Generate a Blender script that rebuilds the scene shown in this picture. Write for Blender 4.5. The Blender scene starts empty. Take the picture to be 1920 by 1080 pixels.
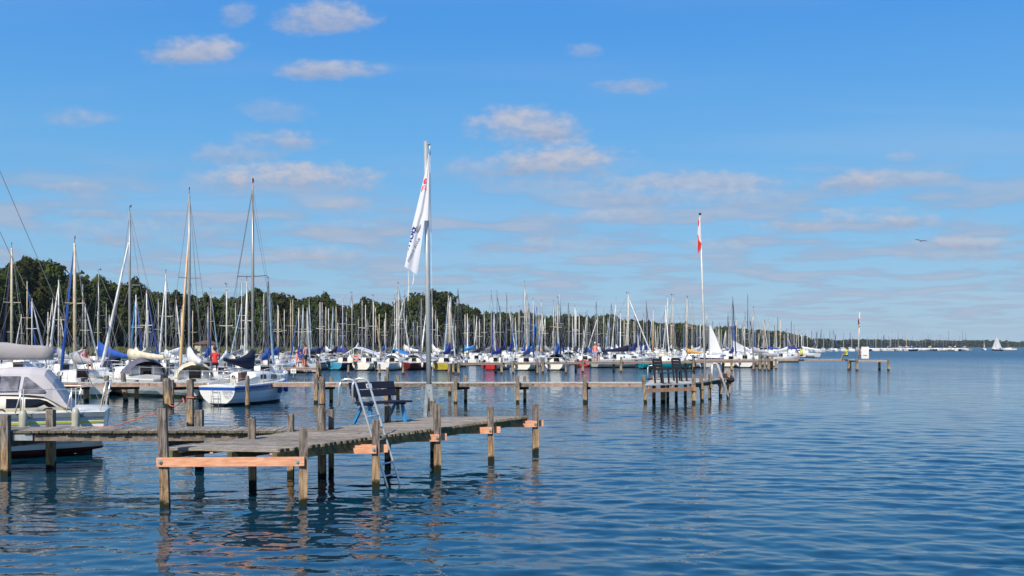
import bpy, math, random
import numpy as np
from mathutils import Vector, Matrix
R = math.radians
random.seed(7); RNG = np.random.default_rng(7)
scene = bpy.context.scene
COL = scene.collection

# ------------------------------------------------------------------ camera, sky, sun
F = 1867.0; HY = 649.0; H = 2.40            # focal length and horizon in photo pixels, eye height in metres
cam_d = bpy.data.cameras.new('camera'); cam = bpy.data.objects.new('camera', cam_d); COL.objects.link(cam)
cam.location = (0, 0, H); cam.rotation_euler = (R(90), 0, 0)
cam_d.sensor_width = 36; cam_d.lens = 36*F/1920; cam_d.shift_y = (HY-540)/1920
cam_d.clip_start = 0.1; cam_d.clip_end = 40000
scene.camera = cam
scene.view_settings.view_transform = 'Standard'; scene.view_settings.look = 'None'
scene.view_settings.exposure = 0.22; scene.view_settings.gamma = 1.0
scene.view_settings.use_curve_mapping = False
SUN_DIR = Vector((-0.30, -0.66, 0.70)).normalized()     # towards the sun: behind the camera, slightly left
SUN_EL = math.asin(SUN_DIR.z); SUN_AZ = math.atan2(SUN_DIR.x, SUN_DIR.y)
sd = bpy.data.lights.new('sun', 'SUN'); sd.energy = 5.0; sd.angle = R(0.53); sd.color = (1.0, 0.93, 0.82)
so = bpy.data.objects.new('sun', sd); COL.objects.link(so)
so.rotation_euler = SUN_DIR.to_track_quat('Z', 'Y').to_euler()
SKY_STRENGTH = 0.15
HAZE = True

world = bpy.data.worlds.new('World'); scene.world = world; world.use_nodes = True
def build_world():
    nt = world.node_tree; N = nt.nodes; L = nt.links; N.clear()
    def m(op, a, b=None, c=None, clamp=False):
        n = N.new('ShaderNodeMath'); n.operation = op; n.use_clamp = clamp
        for i, v in enumerate((a, b, c)):
            if v is None: continue
            if isinstance(v, (int, float)): n.inputs[i].default_value = v
            else: L.new(v, n.inputs[i])
        return n.outputs[0]
    def mix(f, a, b, mode='MIX'):
        n = N.new('ShaderNodeMix'); n.data_type = 'RGBA'; n.blend_type = mode
        for i, v in ((0, f), (6, a), (7, b)):
            if isinstance(v, (int, float)): n.inputs[i].default_value = v
            elif isinstance(v, tuple): n.inputs[i].default_value = (*v, 1)
            else: L.new(v, n.inputs[i])
        return n.outputs[2]
    def smooth(v, a, b):
        n = N.new('ShaderNodeMapRange'); n.interpolation_type = 'SMOOTHSTEP'; n.clamp = True
        L.new(v, n.inputs[0]); n.inputs[1].default_value = a; n.inputs[2].default_value = b
        return n.outputs[0]
    sky = N.new('ShaderNodeTexSky'); sky.sky_type = 'NISHITA'; sky.sun_disc = False
    sky.sun_elevation = SUN_EL; sky.sun_rotation = SUN_AZ
    sky.air_density = 1.0; sky.dust_density = 0.4; sky.ozone_density = 3.0; sky.altitude = 0
    tc = N.new('ShaderNodeTexCoord'); sep = N.new('ShaderNodeSeparateXYZ'); L.new(tc.outputs['Generated'], sep.inputs[0])
    X, Y, Z = sep.outputs
    hs = N.new('ShaderNodeHueSaturation'); L.new(sky.outputs[0], hs.inputs['Color'])
    hs.inputs['Saturation'].default_value = 1.18; hs.inputs['Value'].default_value = 1.0
    ramp = N.new('ShaderNodeValToRGB'); L.new(Z, ramp.inputs[0]); cr = ramp.color_ramp; cr.interpolation = 'B_SPLINE'
    stops = [(0.0, (.30, .48, .65)), (.045, (.28, .48, .68)), (.10, (.21, .48, .76)), (.20, (.125, .41, .79)), (.30, (.072, .32, .80)), (.45, (.030, .25, .74)), (1.0, (.012, .15, .52))]
    while len(cr.elements) < len(stops): cr.elements.new(0.5)
    for e, (p, c) in zip(cr.elements, stops): e.position = p; e.color = (*c, 1)
    sc_ = N.new('ShaderNodeVectorMath'); sc_.operation = 'SCALE'; sc_.inputs['Scale'].default_value = 1/SKY_STRENGTH; L.new(ramp.outputs[0], sc_.inputs[0])
    base = mix(0.88, hs.outputs[0], sc_.outputs[0])
    # clouds on a flat layer: perspective flattens them towards the horizon
    zc = m('MAXIMUM', Z, 0.0)
    def layer(off, sx, sy, scale, detail, rough):
        zz = m('ADD', zc, off)
        cx = m('MULTIPLY', m('DIVIDE', X, zz), sx); cy = m('MULTIPLY', m('DIVIDE', Y, zz), sy)
        cb = N.new('ShaderNodeCombineXYZ'); L.new(cx, cb.inputs[0]); L.new(cy, cb.inputs[1])
        n = N.new('ShaderNodeTexNoise'); n.inputs['Scale'].default_value = scale; n.inputs['Detail'].default_value = detail
        n.inputs['Roughness'].default_value = rough; L.new(cb.outputs[0], n.inputs['Vector'])
        return n.outputs[0]
    low = layer(0.060, 0.95, 1.0, 1.7, 4.0, 0.5)
    low_m = m('MULTIPLY', smooth(low, 0.43, 0.60), m('SUBTRACT', 1.0, smooth(Z, 0.12, 0.19)))
    low_m = m('MULTIPLY', low_m, smooth(Z, 0.0, 0.03))
    cir = layer(0.10, 0.25, 1.0, 0.9, 4.0, 0.6)
    cir_m = m('MULTIPLY', smooth(cir, 0.45, 0.75), 0.26)
    # single cumulus clouds: (azimuth tangent, elevation tangent, half width, half height, strength)
    yy = m('MAXIMUM', Y, 0.02)
    U = m('DIVIDE', X, yy); V = m('DIVIDE', Z, yy)
    cbu = N.new('ShaderNodeCombineXYZ'); L.new(m('MULTIPLY', U, 1.0), cbu.inputs[0]); L.new(m('MULTIPLY', V, 1.8), cbu.inputs[1])
    nz = N.new('ShaderNodeTexNoise'); nz.inputs['Scale'].default_value = 15; nz.inputs['Detail'].default_value = 5; nz.inputs['Roughness'].default_value = 0.52
    L.new(cbu.outputs[0], nz.inputs['Vector'])
    nz2 = N.new('ShaderNodeTexNoise'); nz2.inputs['Scale'].default_value = 60; nz2.inputs['Detail'].default_value = 5; nz2.inputs['Roughness'].default_value = 0.6
    L.new(cbu.outputs[0], nz2.inputs['Vector'])
    wob = m('ADD', m('MULTIPLY', m('SUBTRACT', nz.outputs[0], 0.5), 2.5), m('MULTIPLY', m('SUBTRACT', nz2.outputs[0], 0.5), 0.7))
    px = [(345,96,95,26,1.0),(600,32,95,34,.9),(448,24,34,20,.5),(618,130,105,17,.9),(148,222,58,18,.55),(520,208,60,22,.35),(515,262,88,20,.8),
          (445,286,80,22,.6),(548,334,165,28,1.1),(410,340,70,22,.5),(980,240,105,36,1.0),(1042,304,140,30,1.05),(900,318,70,18,.5),
          (1300,345,190,20,.8),(1270,372,240,20,.6),(1190,405,170,14,.7),(1600,340,68,22,1.0),(1700,334,110,14,.6),(1180,160,58,15,.8),(1100,96,38,13,.45),
          (1660,412,115,15,1.0),(1570,400,30,11,.6),(1500,426,70,12,.6),(1650,394,90,9,.5),(1350,460,85,12,.7),(1810,457,120,13,.8),(640,385,60,18,.5),(1060,460,90,18,.55),(250,430,150,26,.5),
          (130,352,70,9,.45),(600,480,95,20,.65),(640,430,120,22,.4),(1830,418,60,14,.35),(1700,294,30,9,.4),(1790,480,100,10,.5),(1010,345,120,9,.45),(1540,318,60,7,.3),(170,400,60,8,.35)]
    acc = None; top = None
    for (x, y, a, b, s) in px:
        u0 = (x-960)/F; v0 = (HY-y)/F; a *= 1.25/F; b *= 1.3/F
        du = m('MULTIPLY', m('SUBTRACT', U, u0), 1/a); dv = m('MULTIPLY', m('SUBTRACT', V, v0), 1/b)
        r2 = m('ADD', m('MULTIPLY', du, du), m('MULTIPLY', dv, dv))
        val = m('MULTIPLY', m('SUBTRACT', 1.0, r2), 1.0)
        dens = m('MULTIPLY', smooth(m('ADD', val, wob), -0.05, 1.15), s)
        near = m('MULTIPLY', dens, m('ADD', dv, 0.2))
        acc = dens if acc is None else m('MAXIMUM', acc, dens)
        top = near if top is None else m('ADD', top, near)
    front = smooth(Y, 0.05, 0.25)
    cum = m('MULTIPLY', acc, front)
    cum = m('MULTIPLY', cum, 0.78, clamp=True)
    lit = m('ADD', m('MULTIPLY', smooth(nz2.outputs[0], 0.35, 0.65), 0.35), m('MULTIPLY', smooth(top, -0.45, 0.5), 0.65))
    cc = mix(lit, (1.95, 2.4, 3.5), (3.85, 3.75, 4.1))
    lc = mix(smooth(low, 0.46, 0.66), (1.85, 2.55, 3.8), (2.75, 3.2, 4.1))
    o = mix(m('MULTIPLY', low_m, 0.72), base, lc)
    o = mix(cir_m, o, (3.2, 3.8, 4.9))
    o = mix(cum, o, cc)
    bg = N.new('ShaderNodeBackground'); bg.inputs['Strength'].default_value = 0.129
    L.new(o, bg.inputs['Color'])
    out = N.new('ShaderNodeOutputWorld'); L.new(bg.outputs[0], out.inputs['Surface'])
build_world()
world.cycles.sampling_method = 'MANUAL'; world.cycles.sample_map_resolution = 512

# ------------------------------------------------------------------ placing helpers
def dist(y, z=0.0): return F*(H-z)/(y-HY)
def P(x, y, z=0.0):
    """the point at height z that the photo shows at pixel x, y (below the horizon)"""
    d = dist(y, z); return Vector(((x-960)/F*d, d, z))
def at(x, y, d):
    return Vector(((x-960)/F*d, d, H+(HY-y)*d/F))
def sx(v): return 960+F*v[0]/v[1]

# ------------------------------------------------------------------ materials
MATS = {}
def new_mat(name):
    mt = bpy.data.materials.new(name); mt.use_nodes = True
    nt = mt.node_tree; nt.nodes.clear()
    out = nt.nodes.new('ShaderNodeOutputMaterial'); b = nt.nodes.new('ShaderNodeBsdfPrincipled')
    nt.links.new(b.outputs[0], out.inputs[0]); MATS[name] = mt
    return mt, nt, b
def link_mix(nt, fac, a, b, mode='MIX'):
    n = nt.nodes.new('ShaderNodeMix'); n.data_type = 'RGBA'; n.blend_type = mode
    for i, v in ((0, fac), (6, a), (7, b)):
        if isinstance(v, (int, float)): n.inputs[i].default_value = v
        elif isinstance(v, tuple): n.inputs[i].default_value = (*v[:3], 1)
        else: nt.links.new(v, n.inputs[i])
    return n.outputs[2]
def noise(nt, coord, scale, detail=3, rough=0.55, stretch=None):
    if stretch:
        mp = nt.nodes.new('ShaderNodeMapping'); mp.inputs['Scale'].default_value = stretch
        nt.links.new(coord, mp.inputs[0]); coord = mp.outputs[0]
    n = nt.nodes.new('ShaderNodeTexNoise'); n.inputs['Scale'].default_value = scale
    n.inputs['Detail'].default_value = detail; n.inputs['Roughness'].default_value = rough
    nt.links.new(coord, n.inputs['Vector']); return n.outputs[0]
def mrange(nt, v, a, b, c=0.0, d=1.0, smooth=True):
    n = nt.nodes.new('ShaderNodeMapRange'); n.clamp = True
    if smooth: n.interpolation_type = 'SMOOTHSTEP'
    nt.links.new(v, n.inputs[0])
    for i, x in enumerate((a, b, c, d)): n.inputs[i+1].default_value = x
    return n.outputs[0]
def mul(nt, a, b):
    n = nt.nodes.new('ShaderNodeMath'); n.operation = 'MULTIPLY'
    for i, v in enumerate((a, b)):
        if isinstance(v, (int, float)): n.inputs[i].default_value = v
        else: nt.links.new(v, n.inputs[i])
    return n.outputs[0]
def bump(nt, b, h, strength=0.3, dist_=0.01):
    n = nt.nodes.new('ShaderNodeBump'); n.inputs['Strength'].default_value = strength; n.inputs['Distance'].default_value = dist_
    nt.links.new(h, n.inputs['Height']); nt.links.new(n.outputs[0], b.inputs['Normal'])
def objco(nt):
    tc = nt.nodes.new('ShaderNodeTexCoord'); return tc.outputs['Object']
def worldpos(nt):
    g = nt.nodes.new('ShaderNodeNewGeometry'); return g.outputs['Position']
def M(name, col, rough=0.5, metal=0.0, var=0.18, scale=3.0, dirt=None, bmp=0.0, coat=0.0):
    if name in MATS: return MATS[name]
    mt, nt, b = new_mat(name)
    co = objco(nt); n = noise(nt, co, scale, 5, 0.6)
    dark = tuple(c*(1-var) for c in col); light = tuple(min(1, c*(1+var*0.6)) for c in col)
    c = link_mix(nt, mrange(nt, n, 0.3, 0.7), dark, light)
    if dirt:
        n2 = noise(nt, co, scale*2.2, 6, 0.7, (1, 1, 0.25))
        c = link_mix(nt, mrange(nt, n2, 0.52, 0.75, 0, 0.65), c, dirt)
    nt.links.new(c, b.inputs['Base Color'])
    b.inputs['Roughness'].default_value = rough; b.inputs['Metallic'].default_value = metal
    if coat: b.inputs['Coat Weight'].default_value = coat; b.inputs['Coat Roughness'].default_value = 0.15
    if bmp:
        n3 = noise(nt, co, scale*4, 4, 0.6); bump(nt, b, n3, bmp, 0.02)
    return mt
# weathered posts: grey timber above, tan where it gets wet, dark green at the waterline
def post_mat(name, top, mid, seed):
    mt, nt, b = new_mat(name)
    w = worldpos(nt); sep = nt.nodes.new('ShaderNodeSeparateXYZ'); nt.links.new(w, sep.inputs[0])
    g = noise(nt, w, 9+seed, 6, 0.65, (3.0, 3.0, 0.35)); big = noise(nt, w, 2.6, 4, 0.6)
    z = nt.nodes.new('ShaderNodeMath'); z.operation = 'ADD'; nt.links.new(sep.outputs[2], z.inputs[0])
    nt.links.new(mul(nt, big, 0.35), z.inputs[1])
    tcol = link_mix(nt, mrange(nt, g, 0.33, 0.67), tuple(c*0.30 for c in top), tuple(c*1.45 for c in top))
    mcol = link_mix(nt, mrange(nt, g, 0.3, 0.7), tuple(c*0.35 for c in mid), tuple(c*1.35 for c in mid))
    c = link_mix(nt, mrange(nt, z.outputs[0], 0.55, 0.95), mcol, tcol)
    knots = noise(nt, w, 14, 2, 0.5); c = link_mix(nt, mrange(nt, knots, 0.66, 0.74, 0, 0.8), c, (0.05, 0.03, 0.02))
    c = link_mix(nt, mrange(nt, z.outputs[0], 0.26, 0.32, 1.0, 0.0), c, (0.016, 0.018, 0.008))
    nt.links.new(c, b.inputs['Base Color']); b.inputs['Roughness'].default_value = 0.85
    b.inputs['Specular IOR Level'].default_value = 0.2
    bump(nt, b, g, 0.7, 0.012); return mt
post_mat('post_wood', (0.20, 0.165, 0.135), (0.36, 0.235, 0.13), 0)
post_mat('post_wood_far', (0.20, 0.165, 0.13), (0.36, 0.25, 0.14), 2)
post_mat('post_orange', (0.52, 0.27, 0.17), (0.48, 0.27, 0.15), 1)
def plank_mat(name, c0, c1, moss=True):
    mt, nt, b = new_mat(name)
    co = objco(nt); oi = nt.nodes.new('ShaderNodeObjectInfo')
    va = nt.nodes.new('ShaderNodeVectorMath'); va.operation = 'ADD'; nt.links.new(co, va.inputs[0])
    cb = nt.nodes.new('ShaderNodeCombineXYZ'); rr = mul(nt, oi.outputs['Random'], 37.0)
    nt.links.new(rr, cb.inputs[0]); nt.links.new(rr, cb.inputs[1]); nt.links.new(cb.outputs[0], va.inputs[1])
    co2 = va.outputs[0]
    g = noise(nt, co2, 5, 7, 0.7, (1.0, 9, 9)); patch = noise(nt, co2, 3.5, 5, 0.7, (1, 2, 2))
    c = link_mix(nt, mrange(nt, g, 0.40, 0.60), c0, c1)
    c = link_mix(nt, mrange(nt, patch, 0.54, 0.64, 0, 0.85), c, (0.62, 0.58, 0.52))
    c = link_mix(nt, mrange(nt, patch, 0.30, 0.44, 0.7, 0), c, (0.085, 0.065, 0.05))
    tint = mrange(nt, oi.outputs['Random'], 0, 1, 0.72, 1.12, False)
    cv = nt.nodes.new('ShaderNodeCombineColor')
    for i in range(3): nt.links.new(tint, cv.inputs[i])
    c = link_mix(nt, 1.0, c, cv.outputs[0], 'MULTIPLY')
    if moss:
        sep = nt.nodes.new('ShaderNodeSeparateXYZ'); nt.links.new(co, sep.inputs[0])
        ab = nt.nodes.new('ShaderNodeMath'); ab.operation = 'ABSOLUTE'; nt.links.new(sep.outputs[0], ab.inputs[0])
        mn = noise(nt, co2, 12, 4, 0.6)
        f = mul(nt, mrange(nt, ab.outputs[0], 0.93, 0.985), mrange(nt, mn, 0.38, 0.55))
        c = link_mix(nt, f, c, (0.075, 0.072, 0.028))
    nt.links.new(c, b.inputs['Base Color']); b.inputs['Roughness'].default_value = 0.9
    b.inputs['Specular IOR Level'].default_value = 0.15
    bump(nt, b, g, 0.8, 0.01); return mt
plank_mat('plank_wood', (0.080, 0.058, 0.043), (0.46, 0.395, 0.32))
M('beam_old', (0.19, 0.145, 0.11), 0.9, var=0.5, scale=7, dirt=(0.06, 0.045, 0.03), bmp=0.5)
M('beam_mossy', (0.13, 0.115, 0.045), 0.95, var=0.5, scale=9, dirt=(0.04, 0.035, 0.015), bmp=0.6)
def fresh_wood():
    mt, nt, b = new_mat('beam_fresh'); co = objco(nt)
    g = noise(nt, co, 4, 6, 0.6, (1.0, 10, 10)); g2 = noise(nt, co, 3, 3, 0.6)
    c = link_mix(nt, mrange(nt, g, 0.3, 0.7), (0.56, 0.22, 0.10), (0.80, 0.42, 0.25))
    c = link_mix(nt, mrange(nt, g2, 0.66, 0.8, 0, 0.8), c, (0.42, 0.16, 0.08))
    nt.links.new(c, b.inputs['Base Color']); b.inputs['Roughness'].default_value = 0.75; bump(nt, b, g, 0.3, 0.005)
fresh_wood()
M('deck_pale', (0.46, 0.43, 0.38), 0.9, var=0.25, scale=2, dirt=(0.2, 0.17, 0.14))
M('deck_tan', (0.40, 0.33, 0.26), 0.9, var=0.25, scale=2, dirt=(0.2, 0.15, 0.11))
M('galvanised', (0.40, 0.42, 0.41), 0.45, 0.55, 0.25, 6, dirt=(0.25, 0.25, 0.23))
M('pole_steel', (0.50, 0.51, 0.49), 0.4, 0.45, 0.15, 2)
M('stainless', (0.72, 0.70, 0.66), 0.28, 0.6, 0.1, 4)
M('bolt_steel', (0.45, 0.48, 0.45), 0.35, 0.6)
M('bench_navy', (0.007, 0.008, 0.024), 0.75, var=0.3, scale=5)
M('bench_blue', (0.03, 0.22, 0.46), 0.45, var=0.2)
M('chair_black', (0.022, 0.018, 0.022), 0.6, var=0.3)
M('chair_brown', (0.09, 0.04, 0.025), 0.7)
M('rubber', (0.018, 0.018, 0.016), 0.8, var=0.4, scale=8)
M('gel_white', (0.74, 0.72, 0.67), 0.22, var=0.05, scale=0.8, dirt=None, coat=0.3)
M('gel_cream', (0.84, 0.78, 0.64), 0.25, var=0.06, scale=0.8, dirt=(0.6, 0.55, 0.42), coat=0.3)
M('gel_hullwhite', (0.70, 0.74, 0.78), 0.15, var=0.05, scale=0.7, coat=0.4)
M('gel_grey', (0.42, 0.42, 0.38), 0.3, var=0.1)
M('gel_blue', (0.02, 0.08, 0.34), 0.2, var=0.1, coat=0.3)
M('gel_navy', (0.010, 0.018, 0.06), 0.2, coat=0.3)
M('gel_red', (0.55, 0.02, 0.02), 0.25, coat=0.3)
M('gel_maroon', (0.13, 0.012, 0.015), 0.3)
M('gel_yellow', (0.42, 0.32, 0.03), 0.35, var=0.2)
M('gel_teal', (0.01, 0.26, 0.30), 0.3)
M('gel_cyan', (0.06, 0.30, 0.42), 0.3)
M('gel_olive', (0.38, 0.36, 0.20), 0.4)
M('gel_wood', (0.30, 0.13, 0.045), 0.35, var=0.3, scale=6)
M('stripe_yellow', (0.78, 0.72, 0.06), 0.3); M('stripe_tan', (0.42, 0.28, 0.19), 0.4); M('rail_grey', (0.17, 0.20, 0.22), 0.5)
M('antifoul_red', (0.10, 0.012, 0.012), 0.7, var=0.4); M('antifoul_black', (0.01, 0.01, 0.012), 0.6)
M('antifoul_olive', (0.20, 0.19, 0.05), 0.7, var=0.4); M('antifoul_blue', (0.01, 0.03, 0.10), 0.6)
M('window_dark', (0.012, 0.010, 0.012), 0.08)
M('mast_alu', (0.34, 0.33, 0.30), 0.38, 0.25, 0.12); M('mast_white', (0.58, 0.55, 0.49), 0.35); M('mast_tan', (0.56, 0.46, 0.31), 0.5)
M('mast_dark', (0.08, 0.085, 0.10), 0.4); M('mast_brown', (0.33, 0.20, 0.11), 0.5)
M('wire', (0.16, 0.165, 0.17), 0.9); M('rope_white', (0.70, 0.68, 0.62), 0.9); M('rope_dark', (0.05, 0.05, 0.05), 0.9)
M('rope_orange', (0.70, 0.13, 0.05), 0.9); M('rope_red', (0.50, 0.10, 0.07), 0.9)
for nme, c in (('blue', (0.012, 0.075, 0.34)), ('royal', (0.02, 0.03, 0.24)), ('navy', (0.005, 0.009, 0.038)), ('sky', (0.03, 0.25, 0.55)), ('white', (0.74, 0.73, 0.70)),
               ('cream', (0.62, 0.55, 0.40)), ('tan', (0.62, 0.42, 0.25)), ('grey', (0.36, 0.35, 0.36)), ('black', (0.015, 0.015, 0.018)), ('orange', (0.72, 0.38, 0.10)),
               ('lightblue', (0.30, 0.45, 0.60)), ('greyblue', (0.10, 0.10, 0.14)), ('teal', (0.01, 0.32, 0.36)), ('red', (0.45, 0.02, 0.03))):
    M('cloth_'+nme, c, 0.85, var=0.22, scale=2.5, bmp=0.4)
M('genoa_tan', (0.78, 0.50, 0.24), 0.8, var=0.08)
M('fender_grey', (0.40, 0.39, 0.30), 0.45, dirt=(0.3, 0.28, 0.2)); M('fender_blue', (0.01, 0.12, 0.55), 0.4); M('buoy_orange', (0.85, 0.16, 0.05), 0.5)
M('text_blue', (0.012, 0.035, 0.18), 0.8, var=0.0); M('text_grey', (0.28, 0.28, 0.33), 0.8, var=0); M('logo_red', (0.85, 0.035, 0.05), 0.8, var=0); M('logo_grey', (0.30, 0.29, 0.31), 0.8, var=0)
M('text_dark', (0.05, 0.06, 0.10), 0.8, var=0)
M('skin', (0.50, 0.22, 0.14), 0.6, var=0.1); M('hair', (0.03, 0.018, 0.012), 0.8); M('hair_blond', (0.45, 0.32, 0.15), 0.8); M('hair_grey', (0.5, 0.5, 0.48), 0.8)
M('skin_pink', (0.62, 0.30, 0.24), 0.7); M('shirt_pink', (0.75, 0.25, 0.20), 0.9); M('shirt_red', (0.80, 0.05, 0.05), 0.9); M('shirt_white', (0.75, 0.77, 0.80), 0.9); M('shirt_yellow', (0.60, 0.70, 0.03), 0.9)
M('cloth_dark', (0.03, 0.03, 0.04), 0.9); M('short_lilac', (0.35, 0.35, 0.55), 0.9); M('eye', (0.02, 0.02, 0.02), 0.3); M('lips', (0.45, 0.12, 0.10), 0.5)
M('roof_white', (0.66, 0.68, 0.70), 0.7, var=0.08); M('tarp_blue', (0.02, 0.22, 0.62), 0.6, var=0.15); M('wall_cream', (0.55, 0.50, 0.36), 0.9); M('roof_brown', (0.16, 0.08, 0.05), 0.9); M('boards_dark', (0.05, 0.045, 0.04), 0.9)
M('clear_vinyl', (0.20, 0.19, 0.21), 0.18, var=0.55, scale=5)
def flag_mat(name, col):
    mt, nt, b = new_mat(name)
    b.inputs['Base Color'].default_value = (*col, 1); b.inputs['Roughness'].default_value = 0.9
    tr = nt.nodes.new('ShaderNodeBsdfTranslucent'); tr.inputs[0].default_value = (*col, 1)
    mx = nt.nodes.new('ShaderNodeMixShader'); mx.inputs[0].default_value = 0.3
    out = [n for n in nt.nodes if n.type == 'OUTPUT_MATERIAL'][0]
    nt.links.new(b.outputs[0], mx.inputs[1]); nt.links.new(tr.outputs[0], mx.inputs[2]); nt.links.new(mx.outputs[0], out.inputs[0])
flag_mat('flag_white', (0.80, 0.79, 0.80)); flag_mat('flag_red', (0.75, 0.04, 0.04)); flag_mat('sail_white', (0.82, 0.81, 0.78)); flag_mat('flag_yellow', (0.75, 0.5, 0.03)); flag_mat('flag_blue', (0.03, 0.06, 0.3))
def leaf_mat(name, c0, c1, c2):
    mt, nt, b = new_mat(name)
    w = worldpos(nt); n = noise(nt, w, 0.35, 3, 0.6); n2 = noise(nt, w, 2.2, 2, 0.6)
    oi = nt.nodes.new('ShaderNodeObjectInfo')
    c = link_mix(nt, mrange(nt, n, 0.35, 0.65), c0, c1); c = link_mix(nt, mrange(nt, n2, 0.5, 0.75, 0, 0.8), c, c2)
    t = nt.nodes.new('ShaderNodeHueSaturation'); nt.links.new(c, t.inputs['Color'])
    nt.links.new(mrange(nt, oi.outputs['Random'], 0, 1, 0.465, 0.515, False), t.inputs['Hue'])
    nt.links.new(mrange(nt, oi.outputs['Random'], 0, 1, 0.6, 1.25, False), t.inputs['Value'])
    nt.links.new(t.outputs[0], b.inputs['Base Color'])
    b.inputs['Roughness'].default_value = 0.75; b.inputs['Specular IOR Level'].default_value = 0.15
    tr = nt.nodes.new('ShaderNodeBsdfTranslucent'); nt.links.new(t.outputs[0], tr.inputs[0])
    mx = nt.nodes.new('ShaderNodeMixShader'); mx.inputs[0].default_value = 0.07
    out = [x for x in nt.nodes if x.type == 'OUTPUT_MATERIAL'][0]
    nt.links.new(b.outputs[0], mx.inputs[1]); nt.links.new(tr.outputs[0], mx.inputs[2]); nt.links.new(mx.outputs[0], out.inputs[0])
leaf_mat('leaves', (0.016, 0.030, 0.006), (0.046, 0.068, 0.010), (0.16, 0.155, 0.024))  # olive third tone paints in sunlit spots; deepened first two, the shaded interior
leaf_mat('leaves_pale', (0.055, 0.085, 0.020), (0.090, 0.115, 0.028), (0.13, 0.14, 0.04))
leaf_mat('leaves_far', (0.026, 0.050, 0.018), (0.042, 0.070, 0.024), (0.060, 0.085, 0.030))
M('bark', (0.07, 0.055, 0.04), 0.95, var=0.4, scale=2); M('bark_birch', (0.50, 0.45, 0.36), 0.9, var=0.35, scale=1.5, dirt=(0.05, 0.04, 0.03))
M('ground', (0.045, 0.06, 0.02), 1.0, var=0.4, scale=0.2); M('reeds', (0.08, 0.09, 0.025), 0.9, var=0.4)
M('lakebed', (0.03, 0.05, 0.05), 1.0)
def water_mat():
    mt, nt, b = new_mat('water')
    b.inputs['Base Color'].default_value = (0.0001, 0.029, 0.054, 1); b.inputs['Specular Tint'].default_value = (0.80, 0.97, 1.0, 1); b.inputs['Roughness'].default_value = 0.03; b.inputs['IOR'].default_value = 1.6
    w = worldpos(nt)
    n1 = noise(nt, w, 2.4, 3, 0.55, (0.75, 1.0, 1)); n2 = noise(nt, w, 7.0, 2, 0.5, (0.7, 1, 1)); n3 = noise(nt, w, 0.5, 3, 0.55, (0.7, 1, 1))
    sep = nt.nodes.new('ShaderNodeSeparateXYZ'); nt.links.new(w, sep.inputs[0])
    patch_ = noise(nt, w, 0.10, 3, 0.6, (1.0, 0.45, 1)); far = mul(nt, mrange(nt, sep.outputs[1], 16, 110, 0.0, 1.0), mrange(nt, patch_, 0.3, 0.7, 0.55, 1.45, False))
    mn = nt.nodes.new('ShaderNodeMath'); mn.operation = 'MULTIPLY_ADD'
    nt.links.new(n1, mn.inputs[0]); nt.links.new(mul(nt, far, 0.13), mn.inputs[1]); nt.links.new(mul(nt, n2, 0.0035), mn.inputs[2])
    m2 = nt.nodes.new('ShaderNodeMath'); m2.operation = 'MULTIPLY_ADD'
    nt.links.new(n3, m2.inputs[0]); nt.links.new(mul(nt, far, 0.34), m2.inputs[1]); nt.links.new(mn.outputs[0], m2.inputs[2])
    bn = nt.nodes.new('ShaderNodeBump'); bn.inputs['Strength'].default_value = 1.0; bn.inputs['Distance'].default_value = 1.0
    nt.links.new(m2.outputs[0], bn.inputs['Height']); nt.links.new(bn.outputs[0], b.inputs['Normal'])
    nt.links.new(mrange(nt, sep.outputs[1], 40, 260, 0.03, 0.30), b.inputs['Roughness'])
water_mat()

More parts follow.
